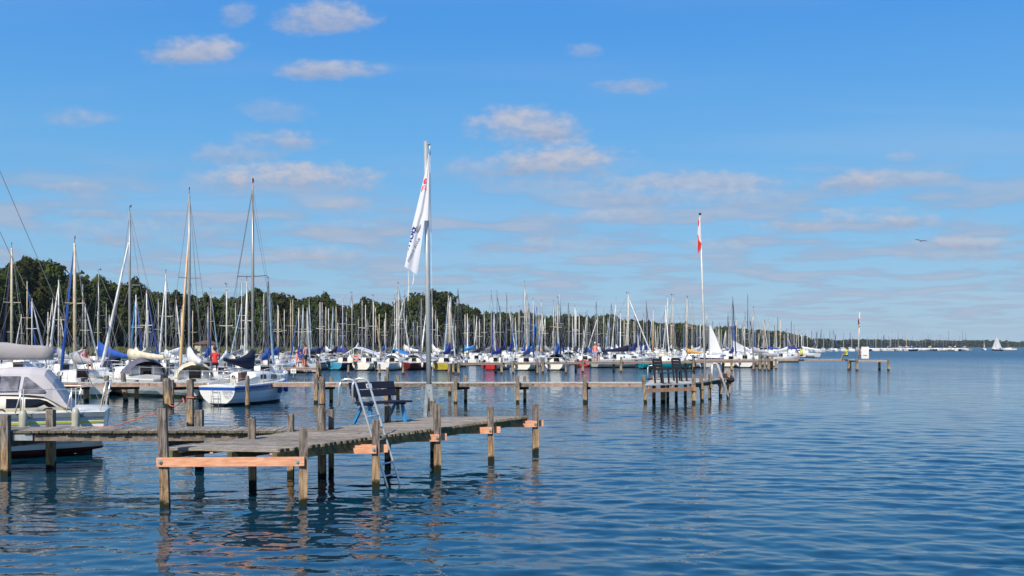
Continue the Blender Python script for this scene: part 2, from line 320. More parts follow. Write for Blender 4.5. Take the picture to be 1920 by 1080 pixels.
# ------------------------------------------------------------------ mesh helpers
class MB:
    def __init__(s): s.v = []; s.f = []; s.mi = []; s.m = 0
    def add(s, vs, fs):
        o = len(s.v); s.v += [tuple(v) for v in vs]; s.f += [tuple(i+o for i in f) for f in fs]; s.mi += [s.m]*len(fs); return s
    def obox(s, c, ax, ay, az):
        c = Vector(c); vs = [c+ax*i+ay*j+az*k for k in (-1, 1) for j in (-1, 1) for i in (-1, 1)]
        return s.add(vs, [(0,2,3,1),(4,5,7,6),(0,1,5,4),(2,6,7,3),(0,4,6,2),(1,3,7,5)])
    def box(s, x0, x1, y0, y1, z0, z1):
        return s.obox(((x0+x1)/2, (y0+y1)/2, (z0+z1)/2), Vector(((x1-x0)/2, 0, 0)), Vector((0, (y1-y0)/2, 0)), Vector((0, 0, (z1-z0)/2)))
    def bar(s, a, b, w, h, up=Vector((0, 0, 1))):
        a = Vector(a); b = Vector(b); d = (b-a)
        side = d.cross(up)
        if side.length < 1e-6: side = Vector((1, 0, 0))
        side.normalize(); u = side.cross(d).normalized()
        return s.obox((a+b)/2, d/2, side*w/2, u*h/2)
    def tube(s, pts, r, n=6, cap=True):
        pts = [Vector(p) for p in pts]; k = len(pts)
        rr = r if isinstance(r, (list, tuple)) else [r]*k
        o = len(s.v); prev = None
        for i, p in enumerate(pts):
            d = (pts[min(i+1, k-1)]-pts[max(i-1, 0)]).normalized()
            ref = Vector((0, 0, 1)) if abs(d.z) < 0.9 else Vector((1, 0, 0))
            u = d.cross(ref).normalized(); w = u.cross(d)
            for j in range(n):
                a = 2*math.pi*j/n; s.v.append(tuple(p+(u*math.cos(a)+w*math.sin(a))*rr[i]))
        for i in range(k-1):
            for j in range(n):
                s.f.append((o+i*n+j, o+i*n+(j+1) % n, o+(i+1)*n+(j+1) % n, o+(i+1)*n+j)); s.mi.append(s.m)
        if cap:
            s.f.append(tuple(o+j for j in reversed(range(n)))); s.f.append(tuple(o+(k-1)*n+j for j in range(n))); s.mi += [s.m, s.m]
        return s
    def loft(s, rings, closed=True, caps=True):
        n = len(rings[0]); o = len(s.v)
        for r in rings: s.v += [tuple(p) for p in r]
        for i in range(len(rings)-1):
            for j in range(n if closed else n-1):
                s.f.append((o+i*n+j, o+i*n+(j+1) % n, o+(i+1)*n+(j+1) % n, o+(i+1)*n+j)); s.mi.append(s.m)
        if caps:
            s.f.append(tuple(o+j for j in reversed(range(n)))); s.f.append(tuple(o+(len(rings)-1)*n+j for j in range(n))); s.mi += [s.m, s.m]
        return s
    def prism(s, poly, off):
        """solid between a polygon and its copy moved by off"""
        n = len(poly); off = Vector(off); vs = [Vector(p) for p in poly]+[Vector(p)+off for p in poly]
        return s.add(vs, [tuple(reversed(range(n))), tuple(range(n, 2*n))]+[(i, (i+1) % n, n+(i+1) % n, n+i) for i in range(n)])
    def mesh(s, name, mats, smooth=False):
        me = bpy.data.meshes.new(name); me.from_pydata(s.v, [], s.f)
        if not isinstance(mats, (list, tuple)): mats = [mats]
        for m_ in mats: me.materials.append(MATS[m_] if isinstance(m_, str) else m_)
        if len(mats) > 1: me.polygons.foreach_set('material_index', s.mi)
        if smooth: me.polygons.foreach_set('use_smooth', [True]*len(me.polygons))
        me.update(); return me
    def build(s, name, mats, parent=None, smooth=False, loc=None, world=False):
        if world and parent is not None:
            inv = mat_of(parent).inverted(); s.v = [tuple(inv @ Vector(v)) for v in s.v]
        return put(name, s.mesh(name, mats, smooth), parent, loc)
def mat_of(o): return Matrix.LocRotScale(o.location, o.rotation_euler, o.scale)
def put(name, me, parent=None, loc=None, rotz=0.0):
    o = bpy.data.objects.new(name, me); COL.objects.link(o)
    if parent is not None: o.parent = parent
    if loc is not None: o.location = loc
    if rotz: o.rotation_euler.z = rotz
    return o
def tag(o, label=None, cat=None, group=None, kind=None):
    if label: o['label'] = label
    if cat: o['category'] = cat
    if group: o['group'] = group
    if kind: o['kind'] = kind
    return o
def thing(name, label, cat, loc=(0, 0, 0), rotz=0.0, group=None):
    o = bpy.data.objects.new(name, None); COL.objects.link(o); o.empty_display_size = 0.2
    o.location = loc; o.rotation_euler = (0, 0, rotz)
    return tag(o, label, cat, group)

# ------------------------------------------------------------------ water
def build_water():
    rs = [2.0]
    while rs[-1] < 14000:
        r = rs[-1]; rs.append(r+min(max(0.042, r*r*1.25e-4), r*0.15))
    rs = np.array(rs); dr = np.gradient(rs)
    dense = np.linspace(R(-50), R(50), 800); coarse = np.linspace(R(50), R(360-50), 42)[1:-1]
    th = np.concatenate([dense, coarse]); nt_ = len(th); nr = len(rs)
    rg, tg = np.meshgrid(rs, th, indexing='ij'); X = rg*np.sin(tg); Y = rg*np.cos(tg); Z = np.zeros_like(X)
    nc = 64; lam = np.exp(RNG.uniform(np.log(0.15), np.log(1.35), nc)); ang = RNG.normal(R(-94), R(30), nc); ph = RNG.uniform(0, 6.283, nc)
    s = 0.094/math.sqrt(nc/2)
    wob = 0.25*np.sin(X*0.35+1.3*np.sin(Y*0.21))+0.25*np.sin(Y*0.17+X*0.11+2)
    amp_mod = 0.80+0.22*np.sin(X*0.13+0.6*np.sin(Y*0.09))*np.sin(Y*0.11+1.0)+0.20*np.sin(X*0.41+2*np.sin(Y*0.23))*np.sin(Y*0.33+X*0.12)+0.12*np.sin(X*0.9+1.7*np.sin(Y*0.5))
    amp_mod *= 1.0-0.42*np.clip((-X+1.0)/6.0, 0, 1)*np.clip((45-Y)/20.0, 0, 1)      # calmer in the lee of the jetty and boats
    for l, a, p in zip(lam, ang, ph):
        w = np.clip((l/dr-2.5)/2.5, 0, 1)[:, None]
        if l < 0.45: w = w*1.0
        k = 2*math.pi/l; sl = s*(1.0 if l > 0.25 else 0.8)*(0.75 if l > 1.6 else 1.0)
        Z += w*sl*l/(2*math.pi)*np.sin(k*(X*math.cos(a)+Y*math.sin(a))+p+wob*(1.0 if l > 0.8 else 1.8))
    Z *= amp_mod
    edge = np.ones(nt_); edge[800:] = 0; edge[:8] = np.linspace(0, 1, 8); edge[792:800] = np.linspace(1, 0, 8)
    Z *= edge[None, :]
    verts = np.stack([X, Y, Z], -1).reshape(-1, 3)
    i = np.arange(nr-1)[:, None]; j = np.arange(nt_)[None, :]; j2 = (j+1) % nt_
    q = np.stack([i*nt_+j, i*nt_+j2, (i+1)*nt_+j2, (i+1)*nt_+j], -1).reshape(-1, 4)[:, ::-1]
    me = bpy.data.meshes.new('water'); nv = len(verts); nf = len(q)
    cv = np.array([[0, 0, 0.0]]); verts = np.concatenate([verts, cv]); 
    me.vertices.add(nv+1); me.vertices.foreach_set('co', verts.ravel())
    fan = [(nv, (k+1) % nt_, k) for k in range(nt_)]
    me.loops.add(nf*4+nt_*3); li = np.concatenate([q.ravel(), np.array(fan).ravel()]); me.loops.foreach_set('vertex_index', li)
    me.polygons.add(nf+nt_)
    ls = np.concatenate([np.arange(nf)*4, nf*4+np.arange(nt_)*3]); me.polygons.foreach_set('loop_start', ls)
    me.polygons.foreach_set('use_smooth', np.ones(nf+nt_, bool))
    me.update(); me.validate(); me.materials.append(MATS['water'])
    tag(put('water', me), kind='structure')
build_water()

# ------------------------------------------------------------------ shore and far land
SH = [(-900, 120), (-300, 165), (-60, 185), (0, 195), (300, 230), (600, 275), (850, 325), (1000, 400), (1150, 480), (1300, 600), (1400, 740), (1500, 980), (1560, 1200), (1650, 1450), (1800, 1600), (1920, 1700), (2300, 1900), (3200, 2400)]
def shore_d(x): return float(np.interp(x, [a for a, b in SH], [b for a, b in SH]))
def build_shore():
    mb = MB(); xs = list(range(-900, 3200, 25)); rows = [(0, -0.6), (2.5, 0.35), (8, 0.7), (30, 1.2), (120, 2.0), (1200, 4)]
    ring = []
    for x in xs:
        d = shore_d(x); u = (x-960)/F; dirv = Vector((u, 1, 0)).normalized()
        base = Vector((u*d, d, 0))
        ring.append([base+dirv*o+Vector((0, 0, z+random.uniform(-.1, .1))) for o, z in rows])
    mb.loft(ring, closed=False, caps=False)
    tag(mb.build('shore', 'ground', smooth=True), kind='structure')
build_shore()

# ------------------------------------------------------------------ trees
def leaf_cloud(mb_v, mb_f, cx, cy, cz, rx, rz, n, size):
    """n leaf clumps spread through a blob"""
    for _ in range(n):
        a = random.uniform(0, 6.283); zz = random.uniform(-1, 1); rr = (1-zz*zz)**0.5; k = random.uniform(0.55, 1.08)
        p = Vector((cx+rx*rr*math.cos(a)*k, cy+rx*rr*math.sin(a)*k, cz+rz*zz*k))
        nrm = Vector((rr*math.cos(a)+random.uniform(-.7, .7), rr*math.sin(a)+random.uniform(-.7, .7), zz+random.uniform(-.4, .9))).normalized()
        t = nrm.orthogonal().normalized(); b = nrm.cross(t); q = random.uniform(0, 6.28); t, b = t*math.cos(q)+b*math.sin(q), b*math.cos(q)-t*math.sin(q)
        s = size*random.uniform(0.55, 1.3); o = len(mb_v)
        mb_v += [tuple(p-t*s-b*s*0.45), tuple(p+t*s*0.5-b*s*0.7), tuple(p+t*s+b*s*0.3), tuple(p-t*s*0.2+b*s*0.75)]
        mb_f.append((o, o+1, o+2, o+3))
def tree_meshes(kind, seed):
    random.seed(seed); v = []; f = []; tb = MB()
    h = 1.0*10    # unit tree is 10 m high
    wdt = {'round': 3.4, 'tall': 2.3, 'birch': 2.1, 'oak': 3.9}[kind]
    lean = random.uniform(-.3, .3)
    tb.tube([(0, 0, -0.6), (0.1, 0, 2.5), (lean*.5, 0.1, 5), (lean, 0, 8.2)], [0.26, 0.2, 0.14, 0.04] if kind != 'birch' else [0.17, 0.14, 0.1, 0.03], 7)
    zlo = {'round': 2.2, 'tall': 2.9, 'birch': 3.8, 'oak': 2.0}[kind]
    nblob = 30
    for i in range(nblob):
        t = (i+0.5)/nblob; z = zlo+(9.3-zlo)*t
        prof = math.sin(math.pi*min(1, 0.16+t*0.86))**0.7 if kind in ('round', 'oak') else (1-t)**0.55*0.85+0.1
        a = i*2.4+random.uniform(-.5, .5); rad = wdt*prof*random.uniform(0.45, 0.82)
        cx, cy = rad*math.cos(a)+lean*t, rad*math.sin(a)
        br = random.uniform(0.75, 1.25)*(1.15-0.45*t)
        tb.tube([(lean*t, 0, z-1.0), (cx*.6, cy*.6, z-.4), (cx, cy, z)], [0.07, 0.045, 0.015], 4, False)
        leaf_cloud(v, f, cx, cy, z, br, br*0.75, 95 if kind != 'birch' else 80, 0.205)
    leaf_cloud(v, f, lean, 0, 9.5, 0.55, 0.6, 40, 0.2)
    leaf_cloud(v, f, 0, 0, 6.0, wdt*.62, 2.8, 260, 0.36)
    me = bpy.data.meshes.new('crown'); me.from_pydata(v, [], f)
    return me, tb
TREES = []
for i, (k, mt_, bk) in enumerate([('round', 'leaves', 'bark'), ('tall', 'leaves', 'bark'), ('oak', 'leaves', 'bark'), ('birch', 'leaves', 'bark_birch'), ('round', 'leaves_pale', 'bark'), ('tall', 'leaves', 'bark_birch'), ('oak', 'leaves', 'bark')]):
    me, tb = tree_meshes(k, 100+i); me.materials.append(MATS[mt_]); TREES.append((k, mt_, me, tb.mesh('trunk', bk, True)))
random.seed(21)
ZONES = [(-400, 60, 'at the far left edge'), (60, 240, 'above the grey sail cover'), (240, 400, 'behind the tan furled genoa'), (400, 540, 'behind the blue striped boat'), (540, 650, 'behind the bathers'),
         (650, 720, 'by the white gable roof'), (720, 800, 'by the blue tarpaulin roof'), (800, 905, 'behind the yellow boat'), (905, 975, 'behind the red sterned boat'), (975, 1080, 'right of the red sterned boat'),
         (1080, 1150, 'behind the standing couple'), (1150, 1215, 'behind the grey hulled boat'), (1215, 1305, 'behind the dark jetty chairs'), (1305, 1370, 'beside the second flagpole'), (1370, 1440, 'behind the round white stern'),
         (1440, 1530, 'by the slanting blue sail'), (1530, 1605, 'before the far flagpole'), (1605, 1680, 'behind the white board'), (1680, 1760, 'right of the white board'), (1760, 1835, 'left of both sailing boats'), (1835, 4000, 'at the far right')]
ORD = ['first', 'second', 'third', 'fourth', 'fifth', 'sixth', 'seventh', 'eighth', 'ninth', 'tenth', 'eleventh', 'twelfth', 'thirteenth', 'fourteenth', 'fifteenth', 'sixteenth', 'seventeenth', 'eighteenth', 'nineteenth', 'twentieth', 'twenty-first', 'twenty-second', 'twenty-third', 'twenty-fourth', 'twenty-fifth', 'twenty-sixth', 'twenty-seventh', 'twenty-eighth']
def zone(x):
    for a, b, t in ZONES:
        if a <= x < b: return t
    return ZONES[0][2] if x < 0 else ZONES[-1][2]
def ordinal_labels(items, fmt):
    """items: (object, screen x, description); each gets its place among those that look the same between two landmarks"""
    bucket = {}
    for o, x, d in items: bucket.setdefault((d, zone(x)), []).append((x, o))
    for (d, z), l in bucket.items():
        l.sort(key=lambda t: t[0])
        for i, (x, o) in enumerate(l):
            o['label'] = f'{d} {z}' if len(l) == 1 else fmt.format(d=d, o=ORD[min(i, 27)], z=z)
OUT = [(-300,500),(0, 508), (20, 490), (50, 478), (75, 485), (84, 498), (103, 484), (118, 512), (130, 515), (150, 508), (165, 532), (185, 517), (205, 522), (220, 532), (240, 523), (258, 525), (280, 545), (300, 548), (330, 548), (360, 548), (380, 552), (400, 558), (430, 552), (455, 552), (480, 542), (500, 548),
       (520, 543), (545, 560), (560, 555), (585, 551), (610, 552), (630, 565), (650, 580), (670, 570), (690, 558), (710, 556), (740, 572), (760, 555), (785, 546), (800, 545), (820, 539), (840, 541), (850, 562), (868, 567), (885, 572), (900, 584), (930, 585), (950, 587), (970, 584), (990, 584), (1010, 592),
       (1040, 593), (1060, 585), (1080, 590), (1100, 592), (1130, 588), (1145, 587), (1160, 596), (1200, 601), (1250, 604), (1290, 604), (1320, 612), (1340, 615), (1355, 610), (1380, 612), (1400, 616), (1440, 617), (1460, 618), (1480, 622), (1500, 627), (1520, 632), (1545, 636), (1580, 637), (1620, 636), (1700, 637), (1800, 638), (1860, 638), (1920, 640), (2600, 640)]
def top_y(x): return float(np.interp(x, [a for a, b in OUT], [b for a, b in OUT]))
tree_items = []; KW = {'round': 'round', 'tall': 'slender', 'birch': 'birch', 'oak': 'broad'}
def build_trees():
    x = -330.0; i = 0
    while x < 1545:
        d = shore_d(x)+random.uniform(6, 16); ty = top_y(x)+random.uniform(-4, 11)*(1 if x < 900 else .4)
        h = max(6, H+(HY-ty)*d/F); k = random.choice([0, 0, 1, 2, 2, 3, 4, 5, 6]) if x > 300 else random.choice([1, 3, 5, 5, 2, 3])
        kind, mt_, cr, tk = TREES[k]; u = (x-960)/F; s = h/10
        lab = 'birch' if 'birch' in TREES[k][3].materials[0].name else KW[kind]
        o = thing('birch_tree' if 'birch' in TREES[k][3].materials[0].name else 'broadleaf_tree', None, 'tree', (u*d, d, 0.4), random.uniform(0, 6.28), 'trees of the lakeside wood')
        ws = s*random.uniform(.66, 1.05); o.scale = (ws, ws, s)
        put('crown', cr, o); put('trunk', tk, o)
        col = 'pale green' if mt_ == 'leaves_pale' else 'dark green'
        tree_items.append((o, x, f'{col} {lab} shore tree'))
        x += (16 if x < 900 else 11 if x < 1300 else 9)*random.uniform(.8, 1.25); i += 1
build_trees()
ordinal_labels(tree_items, '{d}, {o} from left {z}')
def build_wood():
    """the rest of the wood: one mass of leaf clumps behind the front trees and on the far shore"""
    v = []; f = []
    x = -340.0
    while x < 1560:
        for back, drop in ((16, 6), (28, 3), (45, 1)):
            xx = x+random.uniform(-8, 8); d = shore_d(xx)+back; h = max(4, H+(HY-top_y(xx)-drop*(1.5 if x < 900 else .6))*d/F)-0.6
            u = (xx-960)/F; n = 70 if x < 1000 else 40
            for z in np.arange(1.5, h-1.0, 2.6):
                leaf_cloud(v, f, u*d+random.uniform(-1.5, 1.5), d, z, 3.2, 1.9, n//2, 0.75 if x < 1000 else 1.0)
            leaf_cloud(v, f, u*d, d, h-1.4, 2.6, 1.4, n//2, 0.55)
        x += 13 if x < 1000 else 9
    me = bpy.data.meshes.new('wood'); me.from_pydata(v, [], f); me.materials.append(MATS['leaves']); tag(put('lakeside_wood', me), kind='stuff')
    v = []; f = []; x = 1530.0
    while x < 2500:
        d = shore_d(x)+random.uniform(10, 60); u = (x-960)/F; h = H+(HY-top_y(x)-random.uniform(-1.2, 2.2))*d/F
        for q in range(5):
            leaf_cloud(v, f, u*d+random.uniform(-5, 5), d+q*6, h*random.uniform(.25, .78), 6.5, h*.25, 26, 2.0)
        leaf_cloud(v, f, u*d, d, h*.72, 5.0, h*.27, 30, 1.5); leaf_cloud(v, f, u*d, d-4, h*.25, 6.5, h*.25, 24, 1.8)
        x += 4.2
    me = bpy.data.meshes.new('far_wood'); me.from_pydata(v, [], f); me.materials.append(MATS['leaves_far']); tag(put('far_wood', me), kind='stuff')
    v = []; f = []; x = -300.0                       # reed belt
    while x < 1500:
        d = shore_d(x)+random.uniform(-1, 5); u = (x-960)/F
        for _ in range(5):
            px_, py_ = u*d+random.uniform(-1.2, 1.2), d+random.uniform(-1, 1); hh = random.uniform(1.2, 2.4); w = .12; o = len(v)
            v += [(px_-w, py_, 0), (px_+w, py_, 0), (px_+w+random.uniform(-.3, .3), py_, hh), (px_-w*.2, py_, hh)]; f.append((o, o+1, o+2, o+3))
        x += 1.7
    me = bpy.data.meshes.new('reeds'); me.from_pydata(v, [], f); me.materials.append(MATS['reeds']); tag(put('reeds', me), kind='stuff')
build_wood()

# ------------------------------------------------------------------ boats
def ellipse_ring(c, ry, rz, n=8, squash=1.0):
    return [Vector((c[0], c[1]+ry*math.cos(2*math.pi*k/n), c[2]+rz*math.sin(2*math.pi*k/n))) for k in range(n)]
def half_b(s, B, tr=0.72):
    if s < 0.42: t = s/0.42; return B/2*(tr+(1-tr)*math.sin(t*math.pi/2))
    t = (s-0.42)/0.58; return B/2*max(0.0, 1-t**2.3)**0.85
def qs(q): q = max(0.0, min(1.0, q)); return (1-(1-q)**2.3)**0.6
def hull_mb(L, B, zs0, zs1, stripe=0.0, tr=0.72, rake=0.35, keel0=-0.05, boot=0.08):
    """slots: 0 hull, 1 antifouling, 2 stripe, 3 deck, 4 boot line, 5 transom"""
    mb = MB(); ns = 13
    def pt(s, zt, side):
        zs = zs0+(zs1-zs0)*s**1.6; zk = keel0+(-0.42-keel0)*min(1, s/0.35) if s < .35 else -0.42+0.37*((s-.35)/.65)**3
        z = zt(zs, zk); q = max(0, min(1, (z-zk)/(zs-zk))); b = half_b(s, B, tr)*qs(q)
        x = s*L-rake*(1-q)*s**3-0.0*s+(-0.10*q*(1-s)**6)
        return Vector((x, side*b, z))
    lv = [lambda a, k: k, lambda a, k: max(k+.02, -.14), lambda a, k: max(k+.04, boot-.04), lambda a, k: max(k+.05, boot), lambda a, k: max(k+.06, boot+.045),
          lambda a, k: max(k+.07, .25*a+.08), lambda a, k: .5*a+.05, lambda a, k: .75*a, lambda a, k: a-.05-max(stripe, .1), lambda a, k: a-.05, lambda a, k: a]
    mats = [1, 1, 1, 4, 0, 0, 0, 0, 2 if stripe else 0, 0]
    st = [i/(ns-1) for i in range(ns)]
    for side in (1, -1):
        g = [[pt(s, l, side) for l in lv] for s in st]; o = len(mb.v); n = len(lv)
        for r in g: mb.v += [tuple(p) for p in r]
        for i in range(ns-1):
            for j in range(n-1):
                q = (o+i*n+j, o+(i+1)*n+j, o+(i+1)*n+j+1, o+i*n+j+1); mb.f.append(q if side < 0 else q[::-1]); mb.mi.append(mats[j])
    n = len(lv)
    for j in range(n-1):                                        # transom
        mb.f.append((j, j+1, ns*n+j+1, ns*n+j)); mb.mi.append({0: 5, 2: 2}.get(mats[j], mats[j]))
    top = []                                                     # deck with camber
    for i, s in enumerate(st):
        a = Vector(mb.v[i*n+n-1]); b = Vector(mb.v[ns*n+i*n+n-1]); c = (a+b)/2+Vector((0, 0, .04*B)); top.append([a, c, b])
    o = len(mb.v)
    for r in top: mb.v += [tuple(p) for p in r]
    for i in range(ns-1):
        for j in (0, 1):
            mb.f.append((o+i*3+j, o+(i+1)*3+j, o+(i+1)*3+j+1, o+i*3+j+1)); mb.mi.append(3)
    mb.f.append((o, o+1, o+2)); mb.mi.append(5)
    return mb
def cabin_mb(L, B, zd, hc, x0=.34, x1=.80):
    mb = MB(); rings = []
    for s, hh, wf in ((x0, 1.0, .66), (x0+.02, 1.0, .66), (x0+.25*(x1-x0), .98, .68), (x0+.6*(x1-x0), .88, .62), (x0+.85*(x1-x0), .62, .50), (x1, .05, .38)):
        w = half_b(s, B)*wf*1.05; z0 = zd+0.0; x = s*L; h2 = hc*hh
        rings.append([Vector((x, -w, z0)), Vector((x, -w*.9, z0+h2*.8)), Vector((x, -w*.62, z0+h2)), Vector((x, 0, z0+h2*1.07)), Vector((x, w*.62, z0+h2)), Vector((x, w*.9, z0+h2*.8)), Vector((x, w, z0))])
    mb.loft(rings); return mb
def cover_mb(xm, xa, zb, rise, fat=0.13, hang=0.0):
    """sail cover over a boom: high round the mast, thin at the aft end"""
    mb = MB(); rings = []
    n = 7
    for i in range(n):
        t = i/(n-1); x = xm+(xa-xm)*t; top = rise*(1-t)**1.9+0.20*(1-.4*t); cz = zb+top/2-.05*hang*t
        w = fat*(1-.45*t)*(1+.08*math.sin(i*2.1)); rings.append(ellipse_ring((x, 0, cz), w, top/2+.05, 8))
    rings.append(ellipse_ring((xa-.03*(1 if xa > xm else -1)*-1, 0, zb+.05), .03, .04, 8))
    mb.loft(rings); return mb
MESH = {}
def cached(key, fn):
    if key not in MESH: MESH[key] = fn()
    return MESH[key]
def hull_mesh(shape, hull, stripe, af, deck, transom=None):
    L, B, z0, z1 = SHAPES[shape]
    return cached(('hull', shape, hull, stripe, af, deck, transom), lambda: hull_mb(L, B, z0, z1, 0.12 if stripe else 0).mesh('hull', [hull, af, stripe or hull, deck, 'gel_navy' if stripe in ('gel_blue', 'gel_navy') else 'antifoul_black', transom or hull], False))
SHAPES = {'small': (5.6, 2.1, .62, .85), 'mid': (6.8, 2.45, .72, 1.0), 'big': (8.0, 2.75, .85, 1.15)}
CABH = {'small': .38, 'mid': .45, 'big': .5}
def boat(name, loc, head, shape='mid', hull='gel_white', stripe=None, af='antifoul_black', deck='gel_white', transom=None, mast_h=8.5, mast='mast_alu', cover='cloth_blue', genoa=None, gtop=.92,
         detail=1, label=None, cover_rise=.5, flag=None, vane=True, extras=(), cat='sailing boat', group='sailing boats moored in the marina', mast_r=.05, sprayhood=None, mast_x=.56):
    """head: compass heading of the bow, radians from +X"""
    L, B, z0, z1 = SHAPES[shape]; hc = CABH[shape]
    t = thing(name, label, cat, loc, head, group)
    off = Vector((-L/2, 0, 0))
    def pl(nm, me, par=None, sub=False):
        o = put(nm, me, par or t); 
        if par is None: o.location = off
        return o
    pl('hull', hull_mesh(shape, hull, stripe, af, deck, transom))
    zd = z0+(z1-z0)*.35**1.6+.05
    cb = pl('cabin', cached(('cab', shape, deck), lambda: cabin_mb(L, B, zd-.03, hc).mesh('cabin', deck, True)))
    if detail:
        def win(side, k):
            mb = MB(); xa, xb = ((.40, .50), (.54, .64))[k]
            w = lambda s, z: side*(half_b(s, B)*.66*1.05*(1-.1*(z-zd)/(hc*.8))*(1.0 if s < .5 else .95)+.012)
            za, zb = zd+hc*.3, zd+hc*.66
            poly = [Vector((xa*L, w(xa, za), za)), Vector((xb*L, w(xb, za), za)), Vector(((xb-.02)*L, w(xb, zb), zb)), Vector((xa*L, w(xa, zb), zb))]
            mb.prism(poly, (0, side*.012, 0)); return mb.mesh('window', 'window_dark')
        for side in (1, -1):
            for k in (0, 1): pl('window', cached(('win', shape, side, k), lambda: win(side, k)), cb)
        def hatch():
            mb = MB(); mb.box(.335*L-.03, .34*L, -.27, .27, zd-.02, zd+hc*1.02); return mb.mesh('hatch', 'window_dark')
        pl('hatch', cached(('hatch', shape), hatch), cb)
        def rails():
            mb = MB(); r = .014 if detail > 1 else .02; zt = .55; fw = MB()
            def sheer(s): return z0+(z1-z0)*s**1.6
            bp = [(0.03, 1), (0.03, -1)]
            a = [Vector((.12*L, side*half_b(.12, B), sheer(.12)+zt)) for side in (1, -1)]; b = [Vector((0.0, side*half_b(0, B)*.95, sheer(0)+zt)) for side in (1, -1)]
            mb.tube([a[0], b[0], b[1], a[1]], r, 5)
            for p in a+b: mb.tube([p, Vector((p.x, p.y, sheer(max(0, p.x/L))-.01))], r, 5)
            tip = Vector((L*.99, 0, sheer(1)+zt*.95)); c = [Vector((.86*L, side*half_b(.86, B), sheer(.86)+zt*.95)) for side in (1, -1)]
            fw.tube([c[0], tip, c[1]], r, 5)
            for p in c: fw.tube([p, Vector((p.x, p.y, sheer(p.x/L)-.01))], r, 5)
            fw.tube([tip, (L*.96, 0, sheer(.96))], r, 5)
            return mb.mesh('stern_rail', 'stainless'), fw.mesh('bow_rail', 'stainless')
        r1, r2 = cached(('rails', shape, detail > 1), rails); pl('stern_rail', r1); pl('bow_rail', r2)
        def motor():
            mb = MB(); mb.box(-.42, -.14, .42, .66, z0-.15, z0+.2); mb.box(-.30, -.22, .50, .58, -.2, z0-.15); return mb.mesh('outboard_motor', 'cloth_dark')
        if 'nomotor' not in extras: pl('outboard_motor', cached(('motor', shape), motor))
    zc = zd+hc
    xm = mast_x*L; mh = mast_h
    def mk_mast():
        mb = MB(); mb.tube([(xm, 0, zc-.15), (xm, 0, zc+(mh-zc)*.6), (xm, 0, mh)], [mast_r, mast_r, mast_r*.7], 7); return mb.mesh('mast', mast, True)
    m = pl('mast', mk_mast())
    sh = zc+(mh-zc)*.52
    if mh > 5.5:
        mb = MB(); w = .38+.05*mh; mb.tube([(xm-.1, -w*.6, sh+.02), (xm, 0, sh), (xm-.1, w*.6, sh+.02)], .026, 5); pl('spreader', mb.mesh('spreader', mast), m)
    if vane:
        mb = MB(); mb.tube([(xm, 0, mh), (xm, 0, mh+.25)], .012, 4); mb.tube([(xm-.18, .05, mh+.26), (xm+.16, -.05, mh+.26)], .012, 4); mb.box(xm-.26, xm-.14, .02, .05, mh+.2, mh+.32); pl('wind_vane', mb.mesh('wind_vane', 'mast_dark'), m)
    zb = zc+.35; xa = xm-L*.46
    mb = MB(); mb.tube([(xm, 0, zb), (xa, 0, zb+.02)], .045, 6); pl('boom', mb.mesh('boom', mast))
    if cover: pl('sail_cover', cached(('cov', shape, cover, cover_rise, round(zb, 2), mast_x), lambda: cover_mb(xm-.02, xa+.08, zb, cover_rise, .15).mesh('sail_cover', cover, True)))
    if genoa:
        mb = MB(); top = zc+(mh-zc)*gtop; a = Vector((L*.97, 0, z1+.1)); b = Vector((xm+.12, 0, top))
        mb.tube([a, a.lerp(b, .08), a.lerp(b, .45), b], [.035, .085, .075, .03], 7); pl('furled_genoa', mb.mesh('furled_genoa', genoa, True))
    if detail:
        mb = MB(); r = .009 if detail > 1 else .011
        for side in (1, -1):
            c = Vector((xm-.1, side*half_b(.5, B)*.95, z0+.1)); sp = Vector((xm-.1, side*(.38+.05*mh)*.6, sh+.02))
            mb.tube([c, sp, (xm, 0, mh-.1)], r, 4, False); mb.tube([c+Vector((.15, 0, 0)), (xm, 0, sh)], r, 4, False)
        mb.tube([(0, 0, z0+.1), (xm, 0, mh)], r, 4, False); mb.tube([(L*.97, 0, z1), (xm, 0, zc+(mh-zc)*gtop)], r, 4, False)
        mb.tube([(xa, 0, zb), (xm-.1, 0, mh-.05)], r*.8, 4, False)
        pl('rigging', mb.mesh('rigging', 'wire'))
    if sprayhood:
        mb = MB(); rings = []
        for s, hh in ((.30, .75), (.33, .95), (.38, .95), (.43, .45)):
            w = half_b(s, B)*.72; rings.append([Vector((s*L, w*math.cos(a), zd+hc*.2+hh*.8*math.sin(a))) for a in np.linspace(0, math.pi, 8)])
        mb.loft(rings, closed=False, caps=False); pl('sprayhood', mb.mesh('sprayhood', sprayhood, True))
    if flag:
        mb = MB(); mb.box(xm-.15, xm-.02, -.01, .01, mh+.28, mh+.38); pl('pennant', mb.mesh('pennant', flag), m)
    if 'lifebuoy' in extras:
        mb = MB(); c = Vector((.05, half_b(.05, B)*.6, z0+.45)); pts = [c+Vector((0, .26*math.cos(a), .30*math.sin(a))) for a in np.linspace(0, 6.283, 13)]
        mb.tube(pts, .075, 6, False); pl('lifebuoy', mb.mesh('lifebuoy', 'buoy_orange', True))
    if 'fenders' in extras:
        for s in (.25, .55):
            mb = MB(); c = Vector((s*L, -half_b(s, B)-.09, z0*.35)); mb.tube([c, c+Vector((0, 0, .06)), c+Vector((0, 0, .42)), c+Vector((0, 0, .5))], [.03, .1, .1, .02], 8); pl('fender', mb.mesh('fender', 'gel_white', True))
    return t
used = []
def free(x, y, r=2.5):
    return all((x-a)**2+((y-b)*.6)**2 > r*r for a, b in used)
boat_items = []
